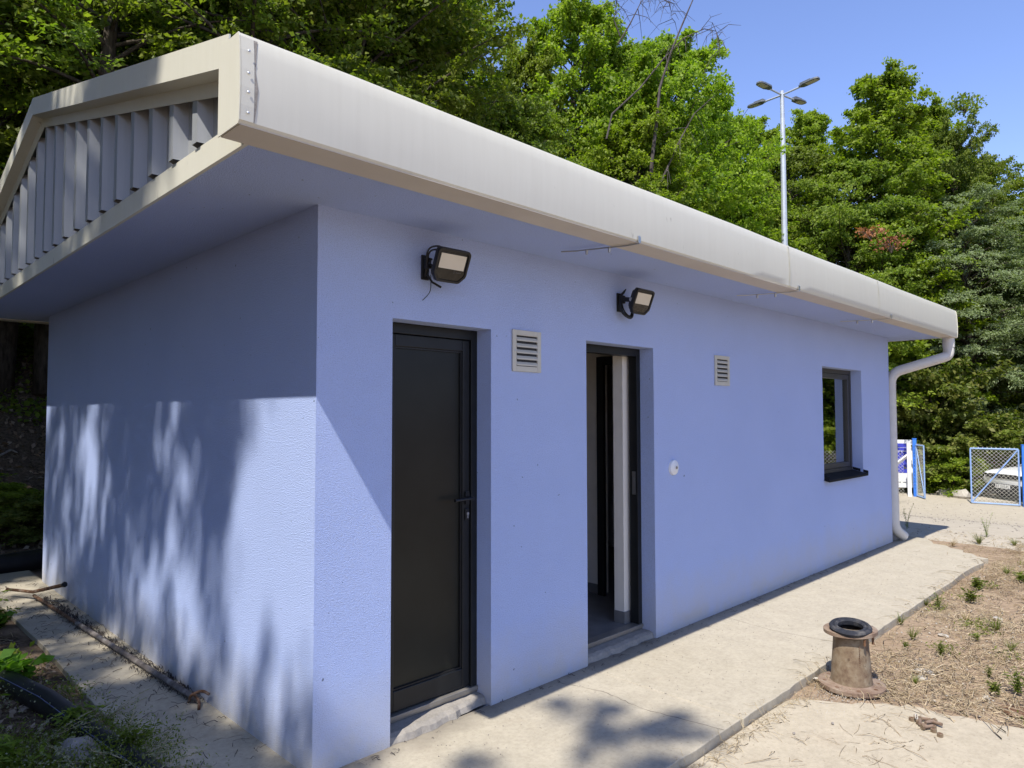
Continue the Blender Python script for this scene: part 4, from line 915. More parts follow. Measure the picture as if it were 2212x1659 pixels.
# ------------------------------------------------------------------ leaves, plants, trees
UPV = np.array([0, 0, 1.])
def nrm(a): return a/np.maximum(np.linalg.norm(a, axis=-1, keepdims=True), 1e-9)
def leafquads(C, ax, nn, ln, wd, g):
    ax = nrm(ax); sd = nrm(np.cross(nn, ax)); nn2 = np.cross(ax, sd)
    ln = ln[:, None]; wd = wd[:, None]
    a = C-ax*ln*.5; b = C+sd*wd*.5+nn2*wd*.12; c = C+ax*ln*.5-nn2*ln*.08; d = C-sd*wd*.5+nn2*wd*.12
    V = np.stack([a, b, c, d], 1).reshape(-1, 3); return V, np.arange(len(V)).reshape(-1, 4)
def make_tree(seed, H=10, Rr=3., nb=120, tw=15, lv=22, leaf=.12, base=.18, rise=.45, droop=.35, mat='leafA', bark='bark', flat=.5, shape='oval', trunk=.16, name='broadleaf_tree', lw=.62, toplean=0.):
    g = np.random.RandomState(seed); root = empty(name, (0, 0, 0)); wood = MB()
    tp = []; lean = g.uniform(-.5, .5, 2)*.12*H*.5
    for i in range(9):
        t = i/8; tp.append(Vector((lean[0]*t*t+.10*math.sin(t*5+seed), lean[1]*t*t+.10*math.cos(t*4+seed), H*.96*t)))
    wood.tube(tp, [trunk*(1-.9*(i/8))+.012 for i in range(9)], 10)
    Cs, As, Ns, Ls = [], [], [], []
    for b in range(nb):
        t = base+(1-base)*((b+g.rand())/nb)**.92
        q = (t-base)/(1-base)
        if shape == 'oval': pr = (math.sin(math.pi*min(1, q*.80+.17))**.75)
        elif shape == 'cone': pr = (1-q)**.75*.95+.10
        else: pr = (math.sin(math.pi*min(1, q*.88+.08))**.6)
        Lb = Rr*pr*g.uniform(.62, 1.22); az = b*2.399+g.uniform(-.5, .5)
        k = min(8, t/.96*8); i = int(min(7, k)); tpos = tp[i].lerp(tp[i+1], k-i)
        up0 = rise*g.uniform(.6, 1.4)*(0.6+1.1*q); s = np.linspace(0, 1, 7)
        d = np.array([math.cos(az), math.sin(az), 0]); wv = np.array([-d[1], d[0], 0]); bendy = g.uniform(-.25, .25)
        st = np.array(tpos)-np.array([0, 0, Lb*up0*.5])
        if st[2] < .1: st[2] = .1
        Pb = lambda s_: st+d*(Lb*s_)[..., None]+wv*(bendy*Lb*s_**2)[..., None]+UPV*(Lb*(up0*s_-droop*s_**2*.9+.35*up0))[..., None]*1.0
        pts = Pb(s); wood.tube([Vector(p) for p in pts], [max(.006, trunk*.30*(1-t*.6)*(1-.85*a)) for a in s], 5, cap=False)
        s0 = .22+.78*g.rand(tw)**.8; side = np.where(g.rand(tw) < .5, -1, 1)
        P0_ = Pb(s0); tl = Lb*.36*(1.15-s0*.75)*g.uniform(.5, 1.2, tw)+.12
        an = side*g.uniform(.45, 1.1, tw); td = d[None]*np.cos(an)[:, None]+wv[None]*np.sin(an)[:, None]+UPV[None]*g.uniform(-.28, .42, tw)[:, None]
        td = nrm(td); u = (g.rand(tw, lv)**.8); C = P0_[:, None, :]+td[:, None, :]*(tl[:, None]*u)[..., None]
        C = C-UPV*((u**2)*tl[:, None]*.12*(1+droop))[..., None]
        jit = g.randn(tw, lv, 3)*np.array([.07, .07, .045])*(leaf/.11); C = C+jit
        ax = td[:, None, :]+g.randn(tw, lv, 3)*.55; ax[..., 2] -= .15+.25*droop
        nn = UPV[None, None]*flat+g.randn(tw, lv, 3)*.42+d*.35
        Cs.append(C.reshape(-1, 3)); As.append(ax.reshape(-1, 3)); Ns.append(nn.reshape(-1, 3))
    C = np.concatenate(Cs); A = np.concatenate(As); Nn = np.concatenate(Ns); n = len(C)
    k = C[:, 2] > .05; C, A, Nn = C[k], A[k], Nn[k]; n = len(C)
    ln = leaf*g.uniform(.7, 1.35, n); V, Q = leafquads(C, A, Nn, ln, ln*lw, g)
    cr = np_mesh("crown", V, Q, M[mat], root); wo = wood.build("trunk", M[bark], root, True, auto=False)
    return root
def children(o): return [c for c in bpy.data.objects if c.parent == o]
def dup(root, kids, loc, rz, sc, label, cat, group, szx=None):
    r = root.copy(); COL.objects.link(r); r.location = loc; r.rotation_euler = (0, 0, rz); r.scale = (szx or sc, szx or sc, sc)
    for c in kids:
        k = c.copy(); COL.objects.link(k); k.parent = r; k.matrix_parent_inverse = Matrix()
    tag(r, label, cat, group); return r
PR = {}
def proto(key, cat, **kw):
    o = make_tree(**kw); ks = children(o); c = ks[0].data if ks[0].name.startswith('crown') else ks[1].data; zz = np.zeros(len(c.vertices)*3, np.float32); c.vertices.foreach_get('co', zz); PR[key] = (o, ks, cat, float(np.percentile(zz[2::3], 99.8)))
proto('a1', 'tree', seed=1, H=10, Rr=2.7, nb=160, tw=20, lv=26, leaf=.098, mat='leafA', base=.10, rise=.55, droop=.35)
proto('a2', 'tree', seed=2, H=10, Rr=2.5, nb=150, tw=20, lv=26, leaf=.098, mat='leafA', base=.10, rise=.75, droop=.25, shape='cone')
proto('b1', 'tree', seed=3, H=10, Rr=3.1, nb=160, tw=20, lv=30, leaf=.09, mat='leafB', base=.12, rise=.5, droop=.45)
proto('b2', 'tree', seed=4, H=10, Rr=2.8, nb=130, tw=19, lv=30, leaf=.088, mat='leafB', base=.30, rise=.6, droop=.3, bark='bark', trunk=.2)
proto('d1', 'tree', seed=14, H=10, Rr=2.9, nb=85, tw=13, lv=21, leaf=.125, mat='leafB', base=.25, rise=.6, droop=.4, trunk=.2)
proto('d2', 'tree', seed=31, H=16, Rr=3.0, nb=34, tw=8, lv=46, leaf=.15, mat='leafB', base=.5, rise=.5, droop=.5, trunk=.2, shape='round')
proto('t1', 'tree', seed=20, H=12, Rr=2.8, nb=60, tw=14, lv=24, leaf=.09, mat='leafB', base=.55, rise=.6, droop=.4, trunk=.21)
proto('c1', 'tree', seed=5, H=8, Rr=2.4, nb=140, tw=24, lv=34, leaf=.066, mat='leafC', base=.10, rise=.6, droop=.6, lw=.42, name='grey_leaved_tree')
proto('s1', 'shrub', seed=6, H=2.2, Rr=1.3, nb=46, tw=12, lv=20, leaf=.10, mat='leafD', base=.06, rise=.7, droop=.4, trunk=.035, name='shrub')
proto('s2', 'shrub', seed=7, H=2.0, Rr=1.25, nb=46, tw=12, lv=20, leaf=.085, mat='leafA', base=.06, rise=.6, droop=.6, trunk=.03, name='shrub')
used = set()
def place(key, px, pytop, dep, width, label, group=None, x=None, y=None, Ht=None, rz=None):
    """crown top seen at pixel, depth in metres along the view; stands on the terrain"""
    o, kids, cat, H0 = PR[key]
    if x is None:
        P = at_depth(px, pytop, dep); x, y, zt = P.x, P.y, P.z; g_ = gzf(x, y); Ht = zt-g_
    else: g_ = gzf(x, y)
    sc = Ht/H0; rz = rnd.uniform(0, 6.28) if rz is None else rz
    if key not in used:
        used.add(key); r = o; r.location = (x, y, g_-.05); r.rotation_euler = (0, 0, rz); r.scale = (width, width, sc); tag(r, label, cat, group); return r
    return dup(o, kids, (x, y, g_-.05), rz, sc, label, cat, group, width)
GT = "trees on the slope behind the building"
# open skyline right of the roof, left to right
for key, px, py, dep, wd, lb in [
 ('b1', 810, -160, 17, 1.1, "tall dark leafed tree left of the first sky gap above the roof"),
 ('a2', 970, -30, 20, .85, "bright tree touching the top edge just left of the sky gap"),
 ('b2', 955, 170, 13.5, .62, "dark dense tree close behind the roof edge left of centre"),
 ('a1', 1243, 5, 20, 1.0, "tallest bright green tree above the middle of the roof"),
 ('a1', 1140, 105, 19, .62, "bright narrow tree at the left shoulder of the tallest one"),
 ('b1', 1090, 230, 16, .75, "leafy tree low behind the roof, between the dark tree and the tallest one"),
 ('a1', 1345, 100, 21, .8, "mid green tree behind the fork of the bare branches"),
 ('a1', 1455, 85, 21, 1.0, "bright pointed tree under the arching bare branch"),
 ('a1', 1385, 250, 18, .8, "bright tree standing below the bare branches near the roof"),
 ('a1', 1530, 215, 25, .95, "green tree right of the arching bare branch, sloping down to the lamp"),
 ('a1', 1625, 262, 30, .95, "distant tree just left of the lamp post"),
 ('a2', 1745, 250, 30, 1.0, "distant tree just right of the lamp post"),
 ('b1', 1690, 330, 28, 1.0, "mid green tree directly behind the lamp post foot"),
 ('a1', 1570, 390, 23, .9, "low bright tree left of the lamp post above the roof edge"),
 ('a2', 1885, 168, 26, 1.35, "big wide tree rising right of the lamp post"),
 ('b1', 1820, 350, 25, 1.0, "darker tree in front of the big wide tree"),
 ('a2', 1985, 235, 29, 1.1, "tree at the right shoulder of the big wide one"),
 ('b2', 2060, 262, 27, .7, "slim dark tree with a branch reaching right into the sky"),
 ('a1', 2095, 345, 28, .95, "yellow green tree on the falling skyline at the right"),
 ('a2', 2190, 425, 28, .8, "rightmost skyline tree, cut by the picture edge"),
 ('c1', 2085, 410, 25, 1.25, "grey green feathery tree above the end of the roof"),
 ('c1', 2165, 500, 26, 1.2, "grey green feathery tree at the right edge"),
 ('c1', 1985, 660, 27, .8, "small grey green tree behind the downpipe elbow"),
 ('a1', 1900, 480, 27, .9, "bright bushy tree behind the far roof corner"),
 ('b1', 2010, 560, 28, 1.1, "dark tree right of the far roof corner"),
 ('b1', 2130, 700, 29, 1.0, "dark tree over the gates"),
 ('a1', 2235, 600, 28.5, 1.0, "bright tree leaning in from the right edge over the car")]:
    place(key, px, py, dep, wd, lb, GT)
# woodland on the left, standing up the bank
LG = "dark wood behind the left end of the building"
for i, (px, py, dep, wd, key, lb) in enumerate([
    (30, -420, 13, 1.35, 'b1', "dark tree filling the top left corner"), (150, -380, 13.5, 1.2, 'b2', "dark trunked tree left of the gable ridge"),
    (245, -500, 10.5, 1.0, 't1', "thick trunked tree rising over the gable slope"), (380, -400, 15, 1.3, 'b1', "dark tree between the thick trunk and the roof corner"),
    (550, -460, 11.0, 1.0, 't1', "dark stemmed tree right behind the front roof corner"), (470, -300, 17, 1.3, 'a1', "sun flecked tree high up behind the roof corner"),
    (640, -350, 15, 1.25, 'b1', "dark spreading tree right of the roof corner"), (740, -300, 13.5, 1.1, 'b2', "dark stemmed tree above the left third of the roof"),
    (760, -220, 16, 1.2, 'b1', "dark tree above the floodlit part of the roof"), (300, -250, 20, 1.5, 'a1', "pale green tree far up the slope at left"),
    (90, -300, 19, 1.5, 'a1', "pale green tree far up behind the corner tree"), (640, -150, 20, 1.3, 'a1', "bright tree far up the slope left of centre")]):
    place(key, px, py, dep, wd, lb, LG)
# wood left of and behind the camera's left edge: shades the gable wall
SG = "trees standing left of the building"
place('d2', 0, 0, 0, 1.15, "leafy tree whose shadow falls on the far part of the side wall", SG, x=-9.6, y=.15, Ht=18.5, rz=4.6)
place('b1', 0, 0, 0, 1.25, "dense tree beyond the left corner of the building", SG, x=-9.5, y=9.0, Ht=12)
place('b1', 0, 0, 0, 1.2, "tree over the bank at the left", SG, x=-4.5, y=8.6, Ht=11)
place('d2', 0, 0, 0, .19, "slender tree casting soft patches on the slab", SG, x=-7.2, y=-3.45, Ht=14.2, rz=2.2)
place('d1', 0, 0, 0, .85, "tree shading the weeds beside the strip", SG, x=-8.4, y=-1.35, Ht=12.6, rz=.2)
place('d1', 0, 0, 0, .8, "second tall tree shading the far part of the side wall", SG, x=-10.6, y=4.0, Ht=20.0, rz=4.2)
place('a1', 0, 0, 0, 1.2, "tall tree further left", SG, x=-11, y=1.0, Ht=13)
for i, (x, y, h, k, lb) in enumerate([(-16, -7, 12, 'b1', "first"), (-18, .5, 13, 'b1', "second"), (-17, 8, 13, 'b2', "third"), (-12.5, 12, 13, 'b1', "fourth")]):  # out-of-view continuation of the left wood, added to block sky light
    place(k, 0, 0, 0, 1.3, "dense unseen tree of the row added left of the building to block sky, "+lb+" from the yard", SG, x=x, y=y, Ht=h)
for i, (x, y, h, lb) in enumerate([(25, -5, 4, "first"), (23.5, -8, 4.5, "second"), (27, -10, 5, "third")]):  # out-of-view shrubs, added to brighten what the window pane reflects
    place('s2', 0, 0, 0, 2.0, "tall bright shrub added out of view beyond the fence to brighten the window reflection, "+lb+" from the gate", "unseen shrubs added for the window reflection", x=x, y=y, Ht=h)
# trees to the right and behind, seen only as reflections
RG = "trees along the far side of the yard"
for i, (x, y, h, k) in enumerate([(27, -3, 12, 'a1'), (25, -8, 11, 'b1'), (30, -9, 14, 'a1'), (22, -14, 11, 'b1'), (28, -1, 9, 'c1')]):
    place(k, 0, 0, 0, 1.3, "leafy tree across the yard, outside the picture, number "[:-9]+["nearest the car", "second from the car", "third from the car", "fourth from the car", "with grey leaves", "opposite the window", "opposite the open door", "opposite the gable"][i], RG, x=x, y=y, Ht=h)
# shrubs on the bank by the gates and behind the building
BG = "shrubs on the green bank"
for i, (px, py, dep, wd, k, lb) in enumerate([
    (1950, 850, 27.5, 1.2, 's1', "shrub just right of the downpipe above the sign board"), (2030, 860, 25.5, 1.2, 's2', "shrub above the half open gate"),
    (2085, 890, 23, 1.3, 's1', "broad shrub in the gap between the gates"), (2060, 960, 22.6, .9, 's2', "low shrub at the foot of the bank between the gates"),
    (2130, 900, 23.5, 1.3, 's2', "shrub behind the left upright of the closed gate"), (2185, 900, 23.8, 1.3, 's1', "shrub behind the gate above the car bonnet"),
    (2000, 780, 24, 1.6, 's1', "large shrub higher on the bank right of the downpipe"), (2100, 770, 25, 1.7, 's2', "large shrub higher on the bank over the gate gap"),
    (2190, 790, 25, 1.7, 's1', "large shrub higher on the bank at the right edge"), (2235, 930, 23.5, 1.2, 's1', "shrub right behind the thick blue post"),
    (2120, 1000, 24, .8, 's1', "small shrub behind the brace of the closed gate"), (2010, 985, 25, .8, 's2', "small shrub behind the half open gate"),
    (20, 700, 13.5, .8, 's2', "leafy shrub under the soffit at the left edge"), (-40, 1020, 9.6, .7, 's2', "sunlit shrub at the left edge behind the fat pipe"), (40, 1060, 9.2, .55, 's1', "low plant behind the fat black pipe")]):
    place(k, px, py, dep, wd, lb, BG)
for i, (px, py, dep, wd, k, lb) in enumerate([(2003, 925, 24.2, .9, 's2', "bright shrub behind the half open gate top"), (2045, 905, 24.0, 1.0, 's1', "bright shrub left of the bank centre"), (2085, 1000, 23.2, .6, 's1', "yellowish low shrub at the middle of the gap"), (2105, 915, 24.2, 1.0, 's2', "bright shrub right of the bank centre"), (2150, 930, 24.8, .9, 's1', "bright shrub behind the middle of the closed gate"), (2190, 960, 25.0, .8, 's2', "bright shrub behind the car bonnet"), (2030, 1000, 23.4, .5, 's2', "small bright shrub next to the half open gate foot")]):
    place(k, px, py, dep, wd, lb, BG)
for i, (x, y, dx, dy, lb) in enumerate([(-1.4, 8.8, 1.5, .5, "lowest crooked root"), (-1.2, 9.5, 1.7, -.2, "middle root"), (-.6, 10.0, 1.3, .5, "upper root"), (-1.8, 9.1, .9, 1.2, "short steep root")]):
    q = []
    for k in range(8): t = k/7; xx = x+dx*t+.08*math.sin(k*2+i); yy = y+dy*t+.1*math.cos(k*1.7+i); q.append((xx, yy, gzf(xx, yy)+.03+.03*math.sin(k*2.3)))
    tag(MB().tube(q, [.035-.003*k for k in range(8)], 7).build("exposed_root", M['barkpale'], None, True), lb+" on the dark bank left of the building", "root", "roots on the dark bank")
# withered patch of leaves in the right hand trees
def foliage_patch(name, c, rad, N, leaf, mat, seed, label, cat):
    g = np.random.RandomState(seed); C = g.randn(N, 3)*np.array(rad); C = C[np.linalg.norm(C/np.array(rad), axis=1) < 1.9]; n = len(C); A = g.randn(n, 3)*.6+np.array([0, 0, -.4]); Nn = g.randn(n, 3)*.5+UPV*.5
    ln = leaf*g.uniform(.6, 1.3, n); V, Q = leafquads(C, A, Nn, ln, ln*.6, g)
    r = empty(name, c); np_mesh("leaves", V, Q, M[mat], r); w_ = MB()
    for k in range(7): e = C[g.randint(n)]; w_.tube([(0, 0, -rad[2]*2), tuple(e*.5), tuple(e)], [.02, .012, .004], 5)
    w_.build("twigs", M['bark'], r); tag(r, label, cat); return r
foliage_patch("withered_branch", at_depth(1925, 525, 17.0), (.26, .26, .12), 240, .08, 'leafbrown', 3, "branch of withered orange brown leaves among the green trees", "branch")
foliage_patch("withered_branch", at_depth(1880, 500, 17.4), (.22, .22, .10), 150, .10, 'leafbrown', 4, "smaller sprig of withered brown leaves left of the orange branch", "branch")
foliage_patch("leafy_branch", at_depth(2085, 225, 24.5), (.55, .35, .16), 700, .12, 'leafB', 5, "dark leafy branch reaching right against the sky", "branch")
foliage_patch("withered_shrub", at_depth(2160, 1000, 23.0), (.30, .30, .38), 600, .09, 'leafbrown', 6, "reddish brown withered shrub behind the gate mesh", "shrub")

# bare tree with arching branches
bt = empty("bare_tree", tuple(at_depth(1395, 640, 17))); bl = bt.location.copy(); bt.location.z = gzf(bl.x, bl.y); bl = bt.location.copy()
tag(bt, "leafless dead tree with long bare arching branches against the sky", "tree")
def pxp(L_, dep): return [at_depth(x, y, dep)-bl for x, y in L_]
w0 = MB(); pth = [Vector((0, 0, 0))]+pxp([(1398, 520), (1408, 350), (1420, 250), (1425, 190), (1450, 110), (1475, 50), (1505, -20), (1530, -90)], 17)
w0.tube(pth, [.07, .055, .045, .038, .03, .025, .02, .012, .006], 8); w0.build("trunk", M['deadwood'], bt, True, auto=False)
gb = random.Random(8)
def branch(pts, r0, nt=16, tl=45):
    m = MB(); P = pxp(pts, 17); n = len(P); m.tube(P, [r0*(1-.85*i/(n-1)) for i in range(n)], 6)
    for k in range(nt):
        i = gb.randint(max(0, n//3), n-2); f_ = gb.random(); a = P[i].lerp(P[i+1], f_); d = Vector((gb.uniform(-1, 1), gb.uniform(-1, 1), gb.uniform(-1.2, .5))).normalized()*gb.uniform(.25, .8)
        b_ = a+d*.5+Vector((0, 0, .06)); c_ = a+d+Vector((0, 0, -.12)); m.tube([a, b_, c_], [.009, .007, .003], 4)
        m.tube([b_, b_+Vector((gb.uniform(-.3, .3), gb.uniform(-.3, .3), gb.uniform(-.35, .1)))], [.005, .002], 4)
    m.build("branch", M['deadwood'], bt)
branch([(1395, 545), (1440, 460), (1490, 370), (1520, 325), (1560, 285), (1605, 255), (1660, 238)][0:1]+[(1330+0, 0)]*0+[(1400, 480), (1425, 400), (1465, 310), (1500, 245), (1545, 205)], .04, 6)
br2 = [(x*.8641, y*.8641) for x, y in [(1530, 285), (1600, 220), (1660, 145), (1710, 95), (1760, 72), (1790, 78), (1800, 105), (1790, 150)]]
branch([(1310, 300)]+br2, .024, 26)
branch([(x*.8641, y*.8641) for x, y in [(1545, 110), (1575, 60), (1600, 10), (1615, -40)]], .025, 10)
branch([(x*.8641, y*.8641) for x, y in [(1550, 90), (1535, 50), (1545, -10)]], .02, 8)
branch([(x*.8641, y*.8641) for x, y in [(1600, -30), (1650, -10), (1675, 10), (1680, 50)]], .015, 14)
# cables
cb = MB()
A1 = at_depth(700, -260, 14); B1_ = at_depth(1560, 560, 40)
for a, b in (((700, -75), (1300, 405)), ((780, -100), (1310, 380))):
    p0 = at_depth(a[0], a[1], 15); p1 = at_depth(b[0], b[1], 34); cb.tube([p0.lerp(p1, t)-Vector((0, 0, 1.2*t*(1-t))) for t in np.linspace(0, 1, 12)], .008, 5)
tag(cb.build("overhead_cable", M['black']), "pair of thin overhead wires crossing the sky gap", "cable")

# ground cover on the slopes
g = np.random.RandomState(21)
def cover(name, N, xr, yr, cond, leaf, mat, seed, hgt=.25, wd=.8):
    g = np.random.RandomState(seed); x = g.uniform(*xr, N*3); y = g.uniform(*yr, N*3); k = cond(x, y, g); x = x[k][:N]; y = y[k][:N]; n = len(x)
    C = np.stack([x, y, gz(x, y)+g.rand(n)**1.5*hgt*(.4+.6*(np.sin(x*1.9)*np.sin(y*2.3+x) > 0))], 1); A = g.randn(n, 3); Nn = UPV*.8+g.randn(n, 3)*.5; ln = leaf*g.uniform(.6, 1.4, n)
    V, Q = leafquads(C, A, Nn, ln, ln*wd, g); return tag(np_mesh(name, V, Q, M[mat]), kind='stuff')
patch = lambda x, y, th: np.sin(x*1.3+.5)*np.sin(y*1.1)+.5*np.sin(x*3.1+y*2.) > th
cover("undergrowth", 60000, (14, 36), (-6, 24), lambda x, y, g: (hdist(x, y) > .1) & (hdist(x, y) < 9) & (g.rand(len(x)) < .35+.65*patch(x, y, -.4)), .13, 'leafD', 1, .5)
cover("undergrowth", 16000, (-12, 14), (7.4, 17), lambda x, y, g: (hdist(x, y) > .1) & patch(x, y, .1), .10, 'leafB', 2, .25)
cover("undergrowth", 3500, (-5, -.8), (5.3, 8.6), lambda x, y, g: patch(x, y, -.2), .07, 'leafA', 3, .18)
cover("dead_leaves", 9000, (-4, -.5), (-1.5, 8.5), lambda x, y, g: (x < -.5), .05, 'litter', 4, .02, .6)
cover("dead_leaves", 12000, (-10, 8), (6.2, 15), lambda x, y, g: hdist(x, y) > -.8, .09, 'litter', 5, .04, .6)

lowgrowth("ground_cover", 9000, 31, 'leafB', .020, .09, .35); lowgrowth("ground_cover", 5000, 32, 'dryweed', .010, .12, .8); lowgrowth("ground_cover", 5000, 33, 'leafB', .045, .12, .6, (-2.4, -.7), (2.2, 6)); lowgrowth("ground_cover", 11000, 35, 'leafB', .017, .13, .35, (-1.1, -.42), (.3, 1.25), -.30); lowgrowth("ground_cover", 2500, 36, 'dryweed', .009, .17, .8, (-1.0, -.42), (.3, 1.0), -.30); lowgrowth("dead_leaves", 2500, 34, 'litter', .035, .02, .6)
C, A, Nn, ln = sprouts(5200, 5); V, Q = leafquads(C, A, Nn, ln, ln*.4, np.random.RandomState(1)); tag(np_mesh("ground_cover", V, Q, M['leafD']), kind='stuff')
# small plants
def weed(seed, h, nst, nl, leaf, mat, spread=.35, lw=.3, name='weed', droop=.3):
    g = np.random.RandomState(seed); r = empty(name, (0, 0, 0)); w_ = MB(); Cs = []; As = []; Ns = []
    for s_ in range(nst):
        az = g.uniform(0, 6.28); le = spread*g.rand(); hh = h*g.uniform(.6, 1.1); d = np.array([math.cos(az), math.sin(az), 0])
        P = lambda t: d*(le*hh*t**1.5)[..., None]+UPV*(hh*(t-droop*.4*t**2))[..., None]
        w_.tube([Vector(p) for p in P(np.linspace(0, 1, 5))], [.0022*(h/.2)**.5*(1-.6*i/4) for i in range(5)], 4, cap=False)
        t = .12+.88*g.rand(nl); a2 = g.uniform(0, 6.28, nl); dd = np.stack([np.cos(a2), np.sin(a2), g.uniform(-.2, .7, nl)], 1)
        Cs.append(P(t)+nrm(dd)*leaf*.5); As.append(dd); Ns.append(UPV+g.randn(nl, 3)*.4)
    C = np.concatenate(Cs); A = np.concatenate(As); Nn = np.concatenate(Ns); n = len(C); ln = leaf*g.uniform(.6, 1.3, n); V, Q = leafquads(C, A, Nn, ln, ln*lw, g)
    np_mesh("leaves", V, Q, M[mat], r); w_.build("stem", M['leafD'] if mat != 'dryweed' else M['straw'], r); return r
def grass(seed, h, nbl, mat='leafD', name='grass_tuft'):
    g = np.random.RandomState(seed); r = empty(name, (0, 0, 0)); V = []; Q = []
    for i in range(nbl):
        az = g.uniform(0, 6.28); d = np.array([math.cos(az), math.sin(az), 0]); wv = np.array([-d[1], d[0], 0]); hh = h*g.uniform(.5, 1.1); sp = g.uniform(.2, .9); b = len(V)*1
        for k, t in enumerate((0, .4, .75, 1)):
            p = d*(sp*hh*t**1.6)+UPV*hh*(t-.3*sp*t*t)+d*.01; w_ = .0028*(1-t*.85)
            V += [p-wv*w_, p+wv*w_]
        Q += [(b, b+1, b+3, b+2), (b+2, b+3, b+5, b+4), (b+4, b+5, b+7, b+6)]
    np_mesh("blades", np.array(V), np.array(Q), M[mat], r); return r
WG = "green weeds in the straw right of the slab"
wp_ = {}
def putp(key, maker, x, y, sc, label, cat, group, z=None):
    if key not in wp_:
        o = maker(); wp_[key] = (o, children(o)); r = o; r.location = (x, y, gzf(x, y) if z is None else z); r.scale = (sc,)*3; r.rotation_euler = (0, 0, rnd.uniform(0, 6)); tag(r, label, cat, group); return r
    o, kids = wp_[key]; return dup(o, kids, (x, y, gzf(x, y) if z is None else z), rnd.uniform(0, 6), sc, label, cat, group)
wA = ('wA', lambda: weed(1, .19, 9, 20, .032, 'leafD', .6, .3)); wB = ('wB', lambda: weed(2, .09, 10, 12, .042, 'leafD', 1.1, .36)); gA = ('gA', lambda: grass(3, .14, 60)); gB = ('gB', lambda: grass(9, .10, 40, 'straw'))
for (k, mk), x, y, s_, lb in [
    (wA, 5.25, -1.19, .85, "tall green weed at the slab edge behind the pipe stub"), (wB, 6.25, -1.28, 1.3, "leafy weed patch furthest along the slab edge"), (wB, 5.7, -1.34, 1.2, "round green weed in front of the furthest patch"),
    (gA, 4.20, -1.28, .8, "thin grass tuft just right of the pipe stub"), (wA, 3.92, -1.53, .7, "upright weed above the two flat white stones"), (gA, 4.86, -1.68, 1.0, "wide grass tuft in the middle of the straw"),
    (wA, 3.50, -2.03, 1.0, "bushy weed clump at the right edge near the rusty plate"), (wB, 3.42, -1.93, .8, "low weed left of the clump at the right edge"), (wB, 6.9, -1.52, 1.2, "weed at the right edge in the upper straw"),
    (gA, 5.3, -1.09, .6, "small grass tuft touching the slab edge"), (gA, 3.25, -1.55, .5, "tiny tuft beside the flat white stones"), (wB, 5.5, -1.95, 1.1, "weed by the right edge halfway up"), (wA, 4.3, -2.0, .8, "weed by the right edge below the halfway one"),
    (gA, 4.55, -1.10, .7, "grass tuft at the slab edge next to the pipe flange"), (wB, 4.5, -1.62, .6, "small rosette weed in the straw centre"), (gB, 5.0, -1.45, 1.0, "dry grass tuft in the straw"),
    (wA, 3.3, -2.18, .7, "low weed in front of the rusty plate"), (gB, 6.0, -1.7, 1.2, "dry grass tuft toward the right edge"), (gA, 9.0, -.75, 1.2, "grass tuft beyond the broken slab end"), (gA, 9.15, -1.1, .9, "second grass tuft beyond the broken slab end, nearer the right edge"),
    (wB, 4.0, -2.1, .9, "weed at the right edge behind the rusty plate"), (wA, 3.7, -1.85, .5, "small upright weed between plate and flat stones"), (wB, 4.9, -2.15, 1.1, "spreading weed at the right edge, lower third of the straw"), (gA, 5.9, -1.95, 1.1, "grass tuft at the right edge, middle of the straw"), (wB, 7.6, -1.75, 1.2, "weed far up at the right edge"), (gA, 4.4, -1.85, .7, "thin tuft in the straw right of the centre"), (wB, 3.95, -1.3, .5, "low weed close behind the pipe stub"), (gA, 7.2, -1.35, .9, "grass tuft in the upper straw near the slab end"),
    (gA, -1.6, 6.9, 2.2, "grass tuft behind the fat black pipe at the left edge"), (gA, -.9, 7.1, 2.0, "grass tuft behind the fat black pipe nearer the wall"), (wA, -1.2, 6.7, 1.6, "green weed behind the fat black pipe"), (wB, -.4, 6.8, 2.2, "leafy weed between the fat pipe and the wall corner"), (wB, -1.9, 7.2, 2.4, "leafy weed at the foot of the dark bank"),
    (gB, 8.6, -.55, 1.2, "dry tuft at the broken slab end")]:
    putp(k, mk, x, y, s_, lb, "weed" if k[0] == 'w' else "grass tuft", WG)
dwA = ('dw', lambda: weed(5, .5, 5, 22, .035, 'leafC', .25, .3, name='dry_weed'))
putp(*dwA, 9.6, .25, .9, "dry branching weed beside the downpipe shoe", "weed", None)
putp(*dwA, 9.6, -.72, .8, "thin dry weed standing on the drive edge", "weed", None)
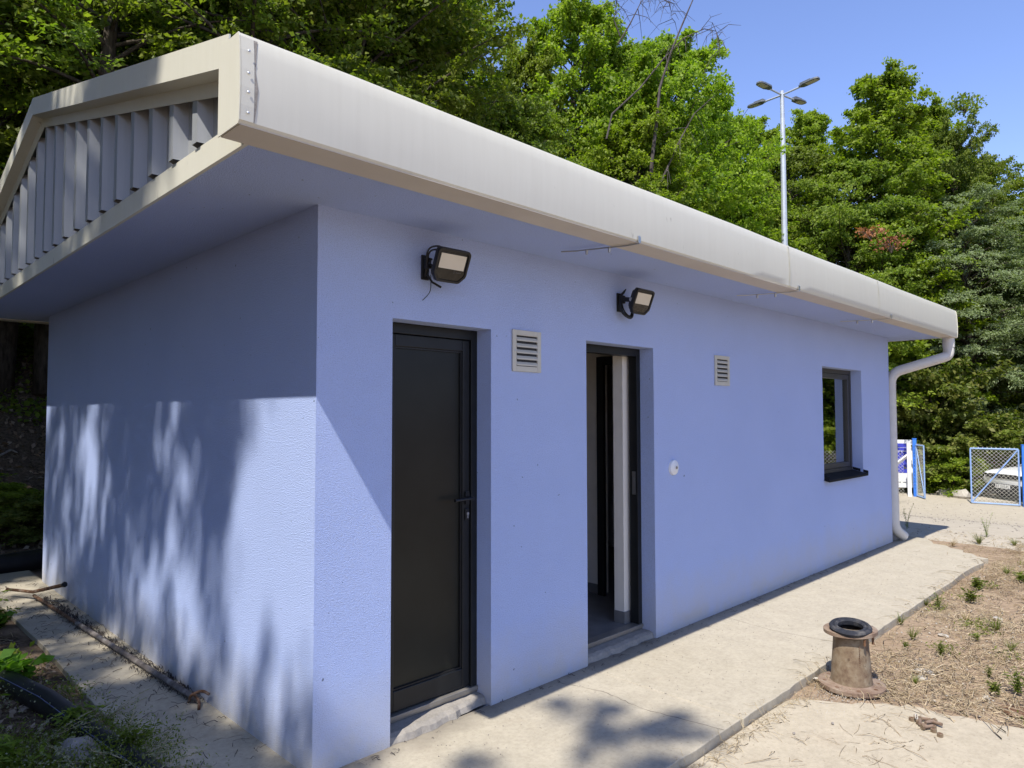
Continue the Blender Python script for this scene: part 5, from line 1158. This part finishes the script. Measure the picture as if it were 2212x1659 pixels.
# left side plants
vi = weed(11, .22, 10, 9, .085, 'leafvine', 1.3, .8, name='vine', droop=.8); vi.location = (-.70, 2.30, .0); tag(vi, "bright green vine with heart shaped leaves over the strip edge", "vine")
vk = children(vi)
dup(vi, vk, (-.95, 2.75, -.02), 2., 1.3, "shaded green vine clump left of the bright one", "vine", None)
dup(vi, vk, (-.78, 3.35, -.02), 4., 1.3, "dark vine clump beyond the bright one", "vine", None)
dup(vi, vk, (-1.25, 2.2, -.03), 1., 1.2, "dark vine clump at the left edge near the thick pipe", "vine", None)
dw = weed(12, .28, 11, 60, .012, 'dryweed', 1.8, .75, name='seeding_weed', droop=1.1); dw.location = (-.52, .52, -.03); tag(dw, "pale dry weed with seed heads sprawling at the lower left", "weed", "seeding weeds beside the strip"); dk = children(dw)
for (x, y, s_, lb) in [(-.62, .72, 1.0, "pale seeding weed behind the rock"), (-.48, .98, .8, "seeding weed lying over the strip edge"), (-.72, .42, 1.1, "seeding weed nearest the bottom edge"), (-.85, 1.15, 1.1, "shaded seeding weed left of the thick pipe"), (-.46, 1.35, .7, "small seeding weed leaning on the thick pipe")]:
    dup(dw, dk, (x, y, -.03), rnd.uniform(0, 6), s_, lb, "weed", "seeding weeds beside the strip")
gw = weed(13, .22, 16, 30, .05, 'leafB', 1.2, .35, name='weed'); gw.location = (-.95, 1.0, -.03); tag(gw, "dark green weed in the shade at the bottom left", "weed", "shaded weeds beside the strip"); gk_ = children(gw)
for (x, y, s_, lb) in [(-1.1, 1.6, 1.2, "dark weed beside the thin hose"), (-.62, 1.30, .8, "dark weed over the thick pipe"), (-.52, .80, .8, "dark weed between rock and strip"), (-1.0, 3.6, 1.3, "dark weed beyond the vine clumps"), (-.62, 4.2, 1.0, "dark weed near the far end of the pole"), (-1.35, 4.6, 1.5, "dark weed before the fat pipe"), (-1.2, .75, 1.2, "dark weed in the lowest left corner"), (-.55, 3.8, .8, "dark weed on the strip near the iron bar")]:
    dup(gw, gk_, (x, y, -.03), rnd.uniform(0, 6), s_, lb, "weed", "shaded weeds beside the strip")
for key, (o, kids, cat, H0) in PR.items():
    if key not in used:
        for k in kids: bpy.data.objects.remove(k)
        bpy.data.objects.remove(o)
